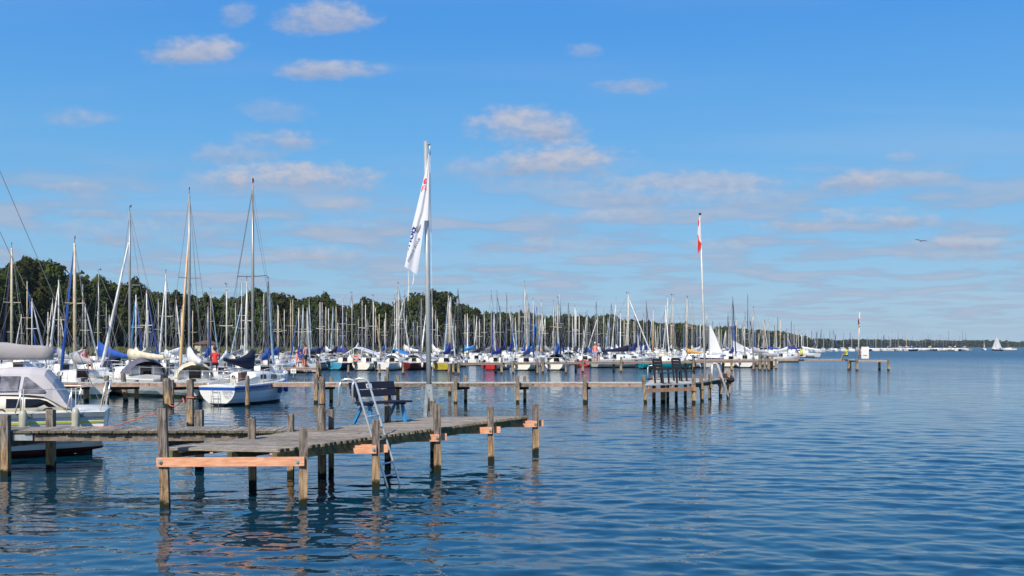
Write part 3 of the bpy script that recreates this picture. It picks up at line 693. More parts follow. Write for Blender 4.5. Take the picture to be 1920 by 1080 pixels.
HN = {'gel_white': 'white', 'gel_cream': 'cream', 'gel_hullwhite': 'white', 'gel_blue': 'blue', 'gel_navy': 'navy', 'gel_maroon': 'maroon', 'gel_teal': 'teal', 'gel_grey': 'grey', 'gel_wood': 'brown'}
MN = {'mast_alu': 'grey', 'mast_white': 'white', 'mast_tan': 'tan', 'mast_dark': 'dark', 'mast_brown': 'brown'}
def place(x, d, head, ytop=None, label=None, key=None, **kw):
    """boat whose mast stands at photo column x, distance d"""
    L = SHAPES[kw.get('shape', 'mid')][0]; u = (x-960)/F; mx = (kw.get('mast_x', .56)-.5)*L
    loc = Vector((u*d-math.cos(head)*mx, d-math.sin(head)*mx, 0))
    if ytop is not None: kw['mast_h'] = H+(HY-ytop)*d/F
    used.append((loc.x, loc.y))
    b = boat('sailing_boat', loc, head, label=label, **kw)
    if label is None:
        cv = kw.get('cover', 'cloth_blue'); cn = cv.replace('cloth_', '') + ' sail cover' if cv else 'bare boom'
        boat_items.append((b, x, f"{HN.get(kw.get('hull', 'gel_white'), 'white')} boat, {MN[kw.get('mast', 'mast_alu')]} mast, {cn.replace(' sail cover', ' cover')},"))
    return b

# --- first rows seen from close by (own descriptions)
place(22, 60, R(127), 465, mast='mast_tan', genoa='cloth_navy', gtop=.93, cover='cloth_navy', detail=2, shape='big', mast_r=.075, label='yacht with tan mast and dark furled genoa at left edge, behind the grey sail cover')
place(140, 50, R(127), 456, mast='mast_tan', genoa='cloth_blue', gtop=.97, cover='cloth_grey', cover_rise=.3, detail=2, shape='mid', mast_r=.08, flag='flag_red', hull='gel_cream', af='antifoul_olive', label='cream yacht with tan mast, bright blue furled genoa and red pennant')
place(110, 66, R(128), 525, mast='mast_white', genoa='cloth_white', cover='cloth_grey', detail=2, shape='mid', label='boat with white mast and white genoa just left of the bright blue furled genoa')
place(185, 72, R(160), 512, mast='mast_alu', cover='cloth_blue', cover_rise=.9, sprayhood='cloth_navy', detail=2, shape='mid', label='boat with grey mast and blue sail cover rising up it, behind the person in pink')
place(243, 50.5, R(136), 397, mast='mast_alu', genoa='cloth_white', gtop=.80, cover='cloth_cream', cover_rise=.25, extras=('fenders',), sprayhood='cloth_greyblue', detail=2, shape='big', mast_r=.062, hull='gel_white', stripe='gel_grey', af='antifoul_olive', label='long white yacht with tall mast, white furled genoa and crumpled white mainsail')
place(255, 68, R(120), 553, mast='mast_white', genoa='cloth_sky', cover='cloth_white', detail=2, shape='mid', label='boat with white mast and sky blue furled sail right of the tall white genoa')
place(311, 70, R(119), 514, mast='mast_white', genoa='cloth_white', cover='cloth_white', cover_rise=.35, detail=2, shape='mid', label='white boat with thin white mast topped by vanes, left of the tan furled genoa')
place(355, 49, R(117.5), 364, mast='mast_alu', genoa='genoa_tan', gtop=.78, cover='cloth_white', cover_rise=.55, extras=('fenders',), sprayhood='cloth_cream', detail=2, shape='mid', mast_r=.065, hull='gel_cream', af='antifoul_olive', label='cream yacht with tan furled genoa and white canvas wrapped round its tall mast')
place(425, 62, R(95), 540, mast='mast_white', cover='cloth_white', detail=2, shape='small', label='small boat with plain white mast between the tan genoa and the navy sail cover')
place(463, 66, R(108), 528, mast='mast_white', cover='cloth_cream', cover_rise=.3, extras=('fenders',), detail=2, shape='mid', genoa='cloth_white', label='boat with white mast and furled white genoa just left of the blue striped boat mast')
place(503, 60, R(97), 528, mast='mast_dark', cover='cloth_blue', detail=2, shape='mid', genoa='cloth_lightblue', gtop=.99, mast_r=.05, hull='gel_white', label='boat with pale blue furled genoa right of the blue striped boat mast')
place(297, 78, R(95), 560, mast='mast_alu', cover='cloth_blue', detail=1, shape='small')
place(560, 92, R(118), 577, mast='mast_white', cover='cloth_royal', genoa='cloth_blue', detail=1, shape='mid')
place(576, 96, R(96), 577, mast='mast_white', cover='cloth_white', genoa='cloth_white', detail=1, shape='mid')
place(522, 88, R(80), 574, mast='mast_tan', cover='cloth_blue', detail=1, shape='mid')
place(60, 74, R(95), 560, mast='mast_white', cover='cloth_grey', genoa='cloth_white', detail=1)
place(90, 84, R(-80), 585, mast='mast_tan', cover='cloth_navy', detail=1)
place(160, 88, R(90), 570, mast='mast_white', cover='cloth_white', genoa='cloth_white', detail=1)
place(205, 84, R(125), 590, mast='mast_alu', cover='cloth_grey', detail=1)
place(275, 66, R(92), 545, mast='mast_white', cover='cloth_cream', genoa='cloth_blue', detail=1)
place(390, 74, R(102), 575, mast='mast_alu', cover='cloth_blue', genoa='cloth_blue', detail=1)
place(340, 84, R(60), 580, mast='mast_white', cover='cloth_white', detail=1)
place(-60, 62, R(130), 540, mast='mast_white', cover='cloth_blue', detail=1)

# --- the row of sterns in open view
row = [(600, 'gel_white', 'gel_blue', None, 'gel_white', 'cloth_navy', 'mast_white', 567, (), 'white boat with blue topsides band and black sprayhood, by the bathers jetty'),
       (660, 'gel_navy', None, 'gel_cyan', 'gel_cream', None, 'mast_alu', 553, (), 'boat with cyan stern and navy sides left of the orange lifebuoy'),
       (700, 'gel_cream', None, None, 'gel_white', None, 'mast_white', 558, ('lifebuoy', 'fenders'), 'cream boat with an orange lifebuoy on its stern, below the white gable roof'),
       (748, 'gel_white', None, None, 'gel_white', None, 'mast_white', 535, ('fenders',), 'white boat with tall mast right of the cream boat with the lifebuoy'),
       (790, 'gel_maroon', None, None, 'gel_white', None, 'mast_alu', 560, ('fenders',), 'dark red hulled boat with white cabin just left of the tall flagpole'),
       (843, 'gel_yellow', None, None, 'gel_white', 'cloth_royal', 'mast_white', 559, (), 'mustard yellow hulled boat right of the tall flagpole'),
       (938, 'gel_white', None, 'gel_red', 'gel_white', 'cloth_royal', 'mast_alu', 580, ('fenders',), 'white boat with bright red stern in the middle of the front row'),
       (992, 'gel_cream', None, None, 'gel_white', 'cloth_blue', 'mast_alu', 575, ('fenders',), 'cream boat with brown companionway, next right of the red sterned boat'),
       (1046, 'gel_white', None, 'gel_cream', 'gel_white', 'cloth_blue', 'mast_tan', 562, (), 'cream sterned boat third in the row from the red sterned boat')]
for (x, hu, stp, trn, dk, cv, ms, yt, ex, lb) in row:
    place(x, 102+random.uniform(-1.5, 2), R(78+random.uniform(-14, 14)), yt, hull=hu, stripe=stp, transom=trn, deck=dk, cover=cv, mast=ms, extras=ex, label=lb, detail=1, shape='mid', mast_r=.058, cover_rise=random.choice([.4, .6, .9]),
          genoa={748: 'cloth_white', 843: 'cloth_white', 700: 'cloth_tan', 992: 'cloth_blue', 1046: 'cloth_navy'}.get(x), sprayhood={600: 'cloth_black', 748: 'cloth_white', 790: 'cloth_grey', 1046: 'cloth_navy'}.get(x), af='antifoul_black')
place(1099, 117, R(80), 590, hull='gel_maroon', transom='gel_red', cover='cloth_navy', label='dark red boat moored behind the jetty, left of the standing couple')
place(1132, 117, R(95), 585, hull='gel_cream', cover='cloth_navy', label='small cream boat just behind the jetty, right of the standing couple', shape='small')
place(1178, 112, R(28), 553, hull='gel_grey', deck='gel_white', cover='cloth_navy', mast='mast_white', shape='big', mast_r=.09, genoa='cloth_white', label='grey hulled boat side on behind the long jetty with tall white mast')
place(1262, 106, R(20), 557, hull='gel_teal', deck='gel_white', cover=None, mast='mast_tan', label='white boat with teal hull behind the two dark chairs')
place(1288, 112, R(110), 560, hull='gel_white', deck='gel_white', cover='cloth_orange', cover_rise=.3, mast='mast_tan', label='boat under an orange tan tarpaulin right of the teal hulled boat')
place(1397, 114, R(76), 590, hull='gel_white', cover=None, mast='mast_alu', shape='big', mast_r=.05, label='round white stern with black companionway behind the jetty')
place(1374, 116, R(70), 562, mast='mast_dark', genoa='cloth_blue', gtop=.99, cover='cloth_royal', hull='gel_cream', label='boat with tall bright blue furled genoa left of the round white stern')
place(1412, 120, R(110), 580, mast='mast_alu', cover='cloth_grey', hull='gel_cream', mast_r=.1, label='boat with thick grey mast and crosstrees right of the round white stern')
place(1477, 150, R(37), 628, mast='mast_alu', genoa='cloth_royal', cover='cloth_white', hull='gel_cream', mast_r=.06, label='boat with slanting dark blue furled genoa behind the long pale jetty')
# --- the tall masts that stand out above the wood
tall = [(604, 567, 'mast_white', None, 'cloth_blue'), (611, 575, 'mast_tan', None, 'cloth_white'), (633, 605, 'mast_white', None, 'cloth_royal'), (642, 598, 'mast_white', None, 'cloth_cream'), (672, 595, 'mast_alu', None, 'cloth_white'),
        (688, 598, 'mast_alu', None, 'cloth_navy'), (704, 577, 'mast_tan', 'cloth_black', 'cloth_black'), (721, 598, 'mast_white', None, 'cloth_blue'), (758, 550, 'mast_alu', 'cloth_white', 'cloth_white'), (775, 600, 'mast_alu', 'cloth_blue', 'cloth_grey'), (811, 575, 'mast_white', None, 'cloth_white'),
        (820, 598, 'mast_white', None, 'cloth_cream'), (838, 590, 'mast_white', 'cloth_navy', 'cloth_blue'), (854, 606, 'mast_alu', None, 'cloth_white'), (872, 590, 'mast_white', None, 'cloth_sky'), (889, 590, 'mast_alu', None, 'cloth_sky'), (899, 598, 'mast_white', None, 'cloth_navy'), (908, 587, 'mast_white', None, 'cloth_black'),
        (921, 604, 'mast_alu', 'cloth_red', 'cloth_grey'), (932, 549, 'mast_dark', 'cloth_navy', 'cloth_royal'), (950, 553, 'mast_dark', 'cloth_white', 'cloth_navy'), (958, 578, 'mast_alu', 'cloth_blue', 'cloth_royal'), (984, 531, 'mast_white', 'cloth_white', 'cloth_blue'), (1000, 563, 'mast_tan', 'cloth_sky', 'cloth_sky'),
        (1017, 590, 'mast_white', 'cloth_blue', 'cloth_black'), (1022, 592, 'mast_white', 'cloth_white', 'cloth_grey'), (1038, 567, 'mast_tan', 'cloth_navy', 'cloth_grey'), (1049, 561, 'mast_brown', 'cloth_navy', 'cloth_blue'), (1067, 586, 'mast_alu', None, 'cloth_blue'), (1078, 576, 'mast_white', None, 'cloth_black'),
        (1086, 592, 'mast_white', None, 'cloth_white'), (1101, 586, 'mast_alu', 'cloth_white', 'cloth_blue'), (1120, 594, 'mast_tan', 'cloth_white', 'cloth_navy'), (1140, 596, 'mast_alu', None, 'cloth_white'), (1155, 562, 'mast_alu', 'cloth_white', 'cloth_white'), (1191, 585, 'mast_alu', 'cloth_blue', 'cloth_royal'),
        (1212, 568, 'mast_dark', 'cloth_navy', 'cloth_blue'), (1225, 580, 'mast_tan', 'cloth_orange', 'cloth_blue'), (1252, 558, 'mast_white', 'cloth_white', 'cloth_navy'), (1259, 608, 'mast_tan', None, 'cloth_white'), (1313, 608, 'mast_white', None, 'cloth_white'), (1326, 580, 'mast_alu', None, 'cloth_black'),
        (1361, 620, 'mast_white', 'cloth_white', 'cloth_grey'), (1402, 553, 'mast_dark', None, 'cloth_white'), (1440, 600, 'mast_alu', None, 'cloth_blue'), (1463, 600, 'mast_tan', None, 'cloth_cream'), (1396, 612, 'mast_white', None, 'cloth_white'), (1478, 622, 'mast_alu', None, 'cloth_royal'), (1503, 628, 'mast_white', None, 'cloth_white')]
for (x, yt, ms, gn, cv) in tall:
    lo = 118 if x < 1050 else 126 if x < 1250 else 150 if x < 1420 else 200
    for _ in range(30):
        d = random.uniform(lo, lo*1.35)
        if free((x-960)/F*d, d, 2.3): break
    place(x, d, R(random.choice([85, 95, 75, 105, 60, 120])+random.uniform(-8, 8)), yt, mast=ms, genoa=gn, cover=cv, hull=random.choice(['gel_white', 'gel_white', 'gel_cream', 'gel_white', 'gel_navy']), shape=random.choice(['mid', 'big']), mast_r=random.uniform(.045, .062)*d/130, cover_rise=random.choice([.35, .6, .9]), detail=1 if d < 145 else 0)
# --- the rows behind
COVERS = ['cloth_blue', 'cloth_royal', 'cloth_navy', 'cloth_white', None, 'cloth_cream', 'cloth_grey', None, 'cloth_tan', 'cloth_navy', 'cloth_black', 'cloth_white', None]
def xmax_of(d): return float(np.interp(d, [95, 118, 130, 156, 200, 260, 340, 440, 520], [1050, 1060, 1230, 1380, 1420, 1470, 1520, 1600, 1810]))
def fill_rows():
    for d, step, lim, xs in ((116, 3.4, 24, 440), (130, 3.3, 28, 380), (146, 3.4, 28, 430), (165, 3.6, 30, 520), (190, 3.8, 28, 700)):
        x = xs+random.uniform(0, 20); n = 0
        while x < min(xmax_of(d), 1430) and n < lim:
            if shore_d(x) > d+8:
                dd = d+random.uniform(-3, 3); u = (x-960)/F
                if free(u*dd, dd, 1.9):
                    place(x, dd, R(random.choice([90, 90, -90])+random.uniform(-18, 18)), None, mast_h=random.uniform(6.8, 9.2)*(1 if random.random() > .15 else 1.15), mast=random.choice(['mast_alu', 'mast_alu', 'mast_white', 'mast_tan', 'mast_white', 'mast_dark']),
                          genoa=random.choice([None, None, 'cloth_white', 'cloth_blue', 'cloth_navy', None, 'cloth_lightblue']), cover=random.choice(COVERS), hull=random.choice(['gel_white']*6+['gel_cream', 'gel_navy', 'gel_blue', 'gel_maroon']),
                          shape=random.choice(['small', 'mid', 'mid']), detail=0 if d > 150 else 1, sprayhood=random.choice([None, None, 'cloth_navy', 'cloth_grey', 'cloth_cream', 'cloth_black']) if d < 150 else None, stripe=random.choice([None, None, 'gel_navy', 'gel_blue', 'stripe_tan', 'gel_maroon']), extras=random.choice([(), (), ('fenders',)]) if d < 150 else (), cover_rise=random.choice([.3, .5, .8]), vane=random.random() > .6, mast_r=random.uniform(.040, .056)*d/125); n += 1
            x += step*F/d*random.uniform(.8, 1.25)
fill_rows()
# left rows close to the shore
for d, x0, x1, stp in ((98, -30, 400, 4.6), (118, 20, 430, 5.2), (140, 40, 400, 6.0)):
    x = x0
    while x < x1:
        dd = d+random.uniform(-3, 3); u = (x-960)/F
        if free(u*dd, dd, 2.2):
            place(x, dd, R(random.choice([130, 90, 108])+random.uniform(-15, 15)), None, mast_h=random.uniform(6.5, 8.8), mast=random.choice(['mast_alu', 'mast_white', 'mast_tan']), genoa=random.choice([None, 'cloth_white', 'cloth_blue']), cover=random.choice(COVERS), shape=random.choice(['small', 'mid']), detail=0, cover_rise=random.choice([.3, .6]), mast_r=.05)
        x += stp*F/d*random.uniform(.8, 1.2)
# the far end of the marina, boats on the open water
x = 1630.0
while x < 1812:
    dd = random.choice([490, 500, 515])+random.uniform(-6, 6); 
    place(x, dd, R(random.choice([90, -90, 60, 120, 20])), None, mast_h=random.uniform(7.5, 10.5), mast=random.choice(['mast_alu', 'mast_alu', 'mast_dark']), cover=random.choice(COVERS), hull=random.choice(['gel_white', 'gel_navy', 'gel_navy', 'gel_cream', 'gel_grey', 'gel_white']), detail=0, mast_r=.075, shape='big', vane=False)
    x += random.uniform(4.5, 8)
place(1890, 560, R(150), None, mast_h=8, mast_r=.12, cover=None, detail=0, shape='big', hull='gel_cream', label='small moored boat with bare mast right of the larger white sails')

ordinal_labels(boat_items, '{d} {o} from left {z}')
def far_boats():
    mb = MB(); rnd = random.Random(5); n = 0
    x = 900.0
    for d in (215, 240, 270, 300, 335, 370, 410, 450, 485):
        x = 950.0 if d < 300 else 1150.0 if d < 380 else 1330.0
        while x < xmax_of(d)-2:
            if shore_d(x) > d+10:
                u = (x-960)/F; dd = d+rnd.uniform(-6, 6); c = Vector((u*dd, dd, 0)); a = R(rnd.choice([90, -90])+rnd.uniform(-20, 20)); ax = Vector((math.cos(a), math.sin(a), 0)); ay = Vector((-ax.y, ax.x, 0))
                L = rnd.uniform(5.5, 8); B = L*.34; dk = rnd.random() < .2; mb.m = 1 if dk else 0
                ring = lambda z, k: [c-ax*L/2*k+ay*B*.36*k+Vector((0, 0, z)), c+ay*B/2*k+Vector((0, 0, z)), c+ax*L/2*k+Vector((0, 0, z*1.2)), c-ay*B/2*k+Vector((0, 0, z)), c-ax*L/2*k-ay*B*.36*k+Vector((0, 0, z))]
                mb.loft([ring(-.1, .8), ring(.1, .92), ring(.85, 1.0)]); mb.m = 0
                mb.loft([[p*1.0 for p in [c-ax*L*.16+ay*B*.3+Vector((0, 0, .85)), c+ax*L*.28+ay*B*.2+Vector((0, 0, .85)), c+ax*L*.28-ay*B*.2+Vector((0, 0, .85)), c-ax*L*.16-ay*B*.3+Vector((0, 0, .85))]],
                         [c-ax*L*.16+ay*B*.24+Vector((0, 0, 1.35)), c+ax*L*.2+ay*B*.16+Vector((0, 0, 1.25)), c+ax*L*.2-ay*B*.16+Vector((0, 0, 1.25)), c-ax*L*.16-ay*B*.24+Vector((0, 0, 1.35))]])
                mh = rnd.uniform(7, 10.5); mb.m = rnd.choice([2, 2, 2, 4, 5, 6]); mb.tube([c+ax*.3+Vector((0, 0, 1)), c+ax*.3+Vector((0, 0, mh))], .05*d/220, 4)
                if rnd.random() < .5: mb.m = rnd.choice([4, 3, 6]); mb.tube([c+ax*L*.47+Vector((0, 0, 1.1)), c+ax*.4+Vector((0, 0, mh*.9))], .08, 4)
                mb.m = rnd.choice([3, 3, 6, 4, 4, 7]); mb.obox(c-ax*L*.15+Vector((0, 0, 1.75)), ax*L*.2, ay*.14, Vector((0, 0, .2))); n += 1
            x += 3.9*F/d*rnd.uniform(.75, 1.2)
    tag(mb.build('distant_moored_boats', ['gel_white', 'gel_navy', 'mast_alu', 'cloth_blue', 'mast_white', 'mast_tan', 'cloth_navy', 'cloth_cream']), kind='stuff', group='sailing boats moored in the marina')
far_boats()

# --- boats with their sails up
def under_sail(x, yw, ytop, head, label, d=None, dark=True, jib=True, foot=3.6):
    d = d or dist(yw); u = (x-960)/F; h = H+(HY-ytop)*d/F
    t = thing('sailing_boat', label, 'sailing boat', (u*d, d, 0), head)
    L = 7.0; hm = hull_mb(L, 2.3, .75, .95).mesh('hull', ['gel_navy' if dark else 'gel_white', 'antifoul_black', 'gel_white', 'gel_white', 'gel_white', 'gel_white']); o = put('hull', hm, t, (-L/2, 0, 0))
    o2 = put('cabin', cabin_mb(L, 2.3, .8, .4).mesh('cabin', 'gel_white', True), t, (-L/2, 0, 0))
    mb = MB(); mb.tube([(.5, 0, 1), (.5, 0, h)], .07, 6); put('mast', mb.mesh('mast', 'mast_alu'), t)
    mb = MB(); rings = []
    for i in range(9):
        k = i/8; z = 1.5+(h-1.7)*k; w = foot*(1-k)**.85+.05; rings.append([Vector((.42-w*q, .42*math.sin(q*3.0)*(1-k)*w/3.6, z)) for q in np.linspace(0, 1, 7)])
    mb.loft(rings, closed=False, caps=False); put('mainsail', mb.mesh('mainsail', 'sail_white', True), t)
    if jib:
        mb = MB(); rings = []
        for i in range(9):
            k = i/8; z = 1.1+(h*.86-1.1)*k; a = 3.4+(.62-3.4)*k; w = 2.6*(1-k)+.03; rings.append([Vector((a-w*q, -.35*math.sin(q*3.0)*(1-k), z)) for q in np.linspace(0, 1, 6)])
        mb.loft(rings, closed=False, caps=False); put('jib', mb.mesh('jib', 'sail_white', True), t)
    return t
under_sail(1869, 658, 629.5, R(200), 'sailing boat with full white sails on the open water at far right')
under_sail(1845, 656.5, 636, R(75), 'smaller white sail, just left of the larger sailing boat', jib=False)
under_sail(1336, 680, 606, R(150), 'boat with white mainsail hoisted, right of the second flagpole', d=136, jib=False, foot=1.7)
under_sail(1377, 668, 636, R(-165), 'boat with half raised white sail right of the blue furled genoa', d=172, jib=False)

def near_yacht():
    """the big yacht at the left edge, stern to the right"""
    S = P(193, 849); bow = Vector((-17.1, 19.9, 0)); ax = (bow-S); L = 8.1; ang = math.atan2(ax.y, ax.x)
    t = thing('yacht', 'large cream and white yacht at left edge with yellow stripe and grey canvas cockpit tent', 'yacht', (S.x, S.y, 0), ang)
    B = 2.7
    hb = hull_mb(L, B, .98, 1.15, 0.0, .50, .5, keel0=.12, boot=.13)
    put('hull', hb.mesh('hull', ['gel_hullwhite', 'antifoul_red', 'gel_hullwhite', 'gel_cream', 'antifoul_black', 'gel_hullwhite'], True), t)
    def band(z0, z1, mat, name, out=.012, s0=0.0, s1=1.0):
        for side in (1, -1):
            mb = MB(); rings = []
            for s in np.linspace(s0, s1, 12):
                zs = .98+(1.15-.98)*s**1.6; zk = .12-.54*min(1, s/.35) if s < .35 else -.42+.37*((s-.35)/.65)**3
                def pp(z, o): q = (z-zk)/(zs-zk); return Vector((s*L-.5*(1-q)*s**3-.10*q*(1-s)**6, side*(half_b(s, B, .50)*qs(q)+o), z))
                za, zb = zs-z1, zs-z0
                rings.append([pp(za, 0), pp(za, out), pp(zb, out), pp(zb, 0)])
            mb.loft(rings); mb.build(name, mat, t)
    band(0.01, .11, 'rail_grey', 'rubbing_strake', .035); band(.20, .245, 'stripe_yellow', 'stripe', .006, 0.0, .97); band(.66, .70, 'gel_grey', 'stripe', .006, .05, .9)
    # coachroof
    mb = MB(); rings = []
    for x, h_, w in ((.55, .02, .50), (.8, .22, .66), (1.1, .33, .80), (1.6, .37, .92), (2.6, .40, 1.0), (4.6, .42, .98), (5.8, .28, .72), (6.5, .03, .5)):
        z = 1.0; rings.append([Vector((x, -w, z)), Vector((x, -w*.95, z+h_*.8)), Vector((x, -w*.7, z+h_)), Vector((x, w*.7, z+h_)), Vector((x, w*.95, z+h_*.8)), Vector((x, w, z))])
    mb.loft(rings); cb = mb.build('cabin', 'gel_cream', t, True)
    def cw(x): return float(np.interp(x, [.55, .8, 1.1, 1.6, 2.6, 4.6], [.50, .66, .80, .92, 1.0, .98]))
    for poly in ([(.88, 1.09), (1.05, 1.22), (1.2, 1.27), (1.46, 1.28), (1.46, 1.09)], [(1.54, 1.09), (1.54, 1.28), (1.82, 1.29), (1.82, 1.09)], [(2.36, 1.11), (2.54, 1.30), (3.8, 1.30), (3.8, 1.11)]):
        for side in (1, -1):
            mb = MB(); mb.prism([Vector((x, side*(cw(x)*(1-.05*(z-1)/.3)+.004), z)) for x, z in poly], (0, side*.014, 0)); mb.build('window', 'window_dark', cb)
    # cockpit tent
    prof = [(.60, 1.06, 1.03), (.72, 1.30, 1.08), (.95, 1.66, 1.22), (1.12, 1.86, 1.32), (1.4, 1.91, 1.36), (1.9, 1.91, 1.37), (2.12, 1.88, 1.37)]
    def tw(z, x): return (.84-.22*max(0, (z-1.3))/.6)*float(np.interp(x, [.5, .9, 1.3], [.80, .86, 1.0]))
    mb = MB(); rings = []
    for x, zt, zb in prof:
        w0 = tw(zb, x); w1 = tw(zt-.12, x)
        rings.append([Vector((x, -w0, zb)), Vector((x, -w1, max(zb+.01, zt-.10))), Vector((x, -w1*.6, zt)), Vector((x, 0, zt+.03)), Vector((x, w1*.6, zt)), Vector((x, w1, max(zb+.01, zt-.10))), Vector((x, w0, zb))])
    mb.loft(rings, closed=False, caps=True); tent = mb.build('cockpit_tent', 'cloth_tent', t)
    for poly in ([(1.08, 1.44), (1.44, 1.74), (1.50, 1.74), (1.54, 1.40), (1.1, 1.40)], [(1.62, 1.44), (1.58, 1.76), (1.94, 1.76), (1.98, 1.44)]):
        for side in (1, -1):
            mb = MB(); mb.prism([Vector((x, side*(tw(z, x)+.02), z)) for x, z in poly], (0, side*.012, 0)); mb.build('tent_window', 'clear_vinyl', tent)
    mb = MB(); rings = []
    for x, zt in ((2.0, 1.895), (3.4, 1.82), (4.0, 1.45)):
        w = .875; rings.append([Vector((x, -w, 1.38)), Vector((x, -w*.85, zt-.08)), Vector((x, 0, zt)), Vector((x, w*.85, zt-.08)), Vector((x, w, 1.38))])
    mb.loft(rings, closed=False, caps=True); mb.build('sprayhood', 'cloth_greyblue', t)
    # mast, boom with grey cover, rigging
    xm = 4.15; mb = MB(); mb.tube([(xm, 0, 1.3), (xm, 0, 6), (xm, 0, 11.4)], [.085, .085, .06], 8); ms = mb.build('mast', 'mast_alu', t, True)
    mb = MB(); mb.tube([(xm, -1.0, 5.9), (xm, 0, 5.85), (xm, 1.0, 5.9)], .025, 5); mb.build('spreader', 'mast_alu', ms)
    mb = MB(); mb.tube([(xm, 0, 2.12), (.93, 0, 2.20)], .055, 8); mb.build('boom', 'mast_white', t, True)
    mb = MB(); rings = []
    for i in range(14):
        k = i/13; x = 1.02+k*(xm-1.1); top = .17+.27*k**.8+.012*math.sin(i*1.9); rings.append([Vector((x, (.07+.05*k+.012*math.sin(i*2.3+j))*math.cos(2*math.pi*j/10), 2.15-.02*k+top*.5+(top*.5+.06)*math.sin(2*math.pi*j/10))) for j in range(10)])
    mb.loft(rings); mb.build('sail_cover', 'cloth_greycover', t, True)
    mb = MB()
    for a, b in (((0.05, 0, 1.1), (xm, 0, 11.4)), ((8.0, 0, 1.2), (xm, 0, 11.2)), ((xm-.5, -1.2, 1.05), (xm, -1.0, 5.9)), ((xm, -1.0, 5.9), (xm, 0, 9.5)), ((xm+.1, -1.2, 1.05), (xm, 0, 5.8)), ((xm-.5, 1.2, 1.05), (xm, 1.0, 5.9)), ((xm, 1.0, 5.9), (xm, 0, 9.5)), ((xm-.1, 1.2, 1.05), (xm, 0, 5.8)), ((.95, 0, 2.22), (xm-.1, 0, 9.5))):
        mb.tube([a, b], .007, 4, False)
    mb.build('rigging', 'wire', t)
    mb = MB(); mb.tube([(2.55, -1.25, 1.02), (2.75, -.2, 2.15)], .010, 5, False); mb.tube([(2.15, -1.15, 1.05), (2.7, -.05, 2.15)], .008, 5, False); mb.build('mainsheet', 'rope_white', t)
    mb = MB(); mb.tube([(2.62, -1.2, 1.02), (2.85, -.2, 2.12)], .012, 5, False); mb.build('mainsheet', 'rope_dark', t)
    # rails
    mb = MB(); r = .013
    posts = [(0.0, .64), (0.55, .92), (1.5, 1.20), (3.2, 1.33), (4.8, 1.26)]
    for side in (1, -1):
        tops = []
        for x, w in posts:
            a = Vector((x, side*w*.99, 1.0)); b = Vector((x-.12 if x == 0 else x, side*w*.99, 1.62 if x == 0 else 1.50)); mb.tube([a, b], .022 if x == 0 else r, 6); tops.append(b)
            if x in (1.5, .55): mb.tube([a+Vector((.10, 0, 0)), b-Vector((0, 0, .06))], r, 5)
        for i in range(len(tops)-1): mb.tube([tops[i]-Vector((0, 0, .02)), tops[i+1]-Vector((0, 0, .02))], .008, 4, False)
    mb.tube([(-.12, -.63, 1.62), (-.14, .63, 1.62)], r, 5); mb.tube([(-.07, -.63, 1.3), (-.08, .63, 1.3)], r, 5)
    mb.build('guard_rails', 'stainless', t, True)
    for x, w in ((1.44, 1.20), (.46, .92)):
        mb = MB(); c = Vector((x, w+.06, .50)); mb.tube([c, c+Vector((0, 0, .05)), c+Vector((0, 0, .12)), c+Vector((0, 0, .46)), c+Vector((0, 0, .54)), c+Vector((0, 0, .58))], [.03, .07, .085, .085, .06, .02], 12); fd = mb.build('fender', 'fender_grey', t, True)
        mb = MB(); mb.tube([c+Vector((0, 0, .56)), (x, w, 1.5)], .008, 4, False); mb.build('fender_line', 'rope_white', fd)
    mb = MB(); mb.box(.22, .55, -.03, .03, -.5, .30); mb.build('rudder', 'antifoul_black', t)
    for x, w in ((1.0, .92), (1.9, 1.12), (3.4, 1.2)):
        mb = MB(); mb.tube([(x-.1, w, 1.03), (x-.05, w, 1.07), (x+.05, w, 1.07), (x+.1, w, 1.03)], .018, 5); mb.build('cleat', 'rubber', t)
M('cloth_tent', (0.52, 0.48, 0.48), 0.85, var=0.08, scale=1.5, bmp=0.2); M('cloth_greycover', (0.33, 0.305, 0.30), 0.8, var=0.10, scale=1.2, bmp=0.6)
near_yacht()

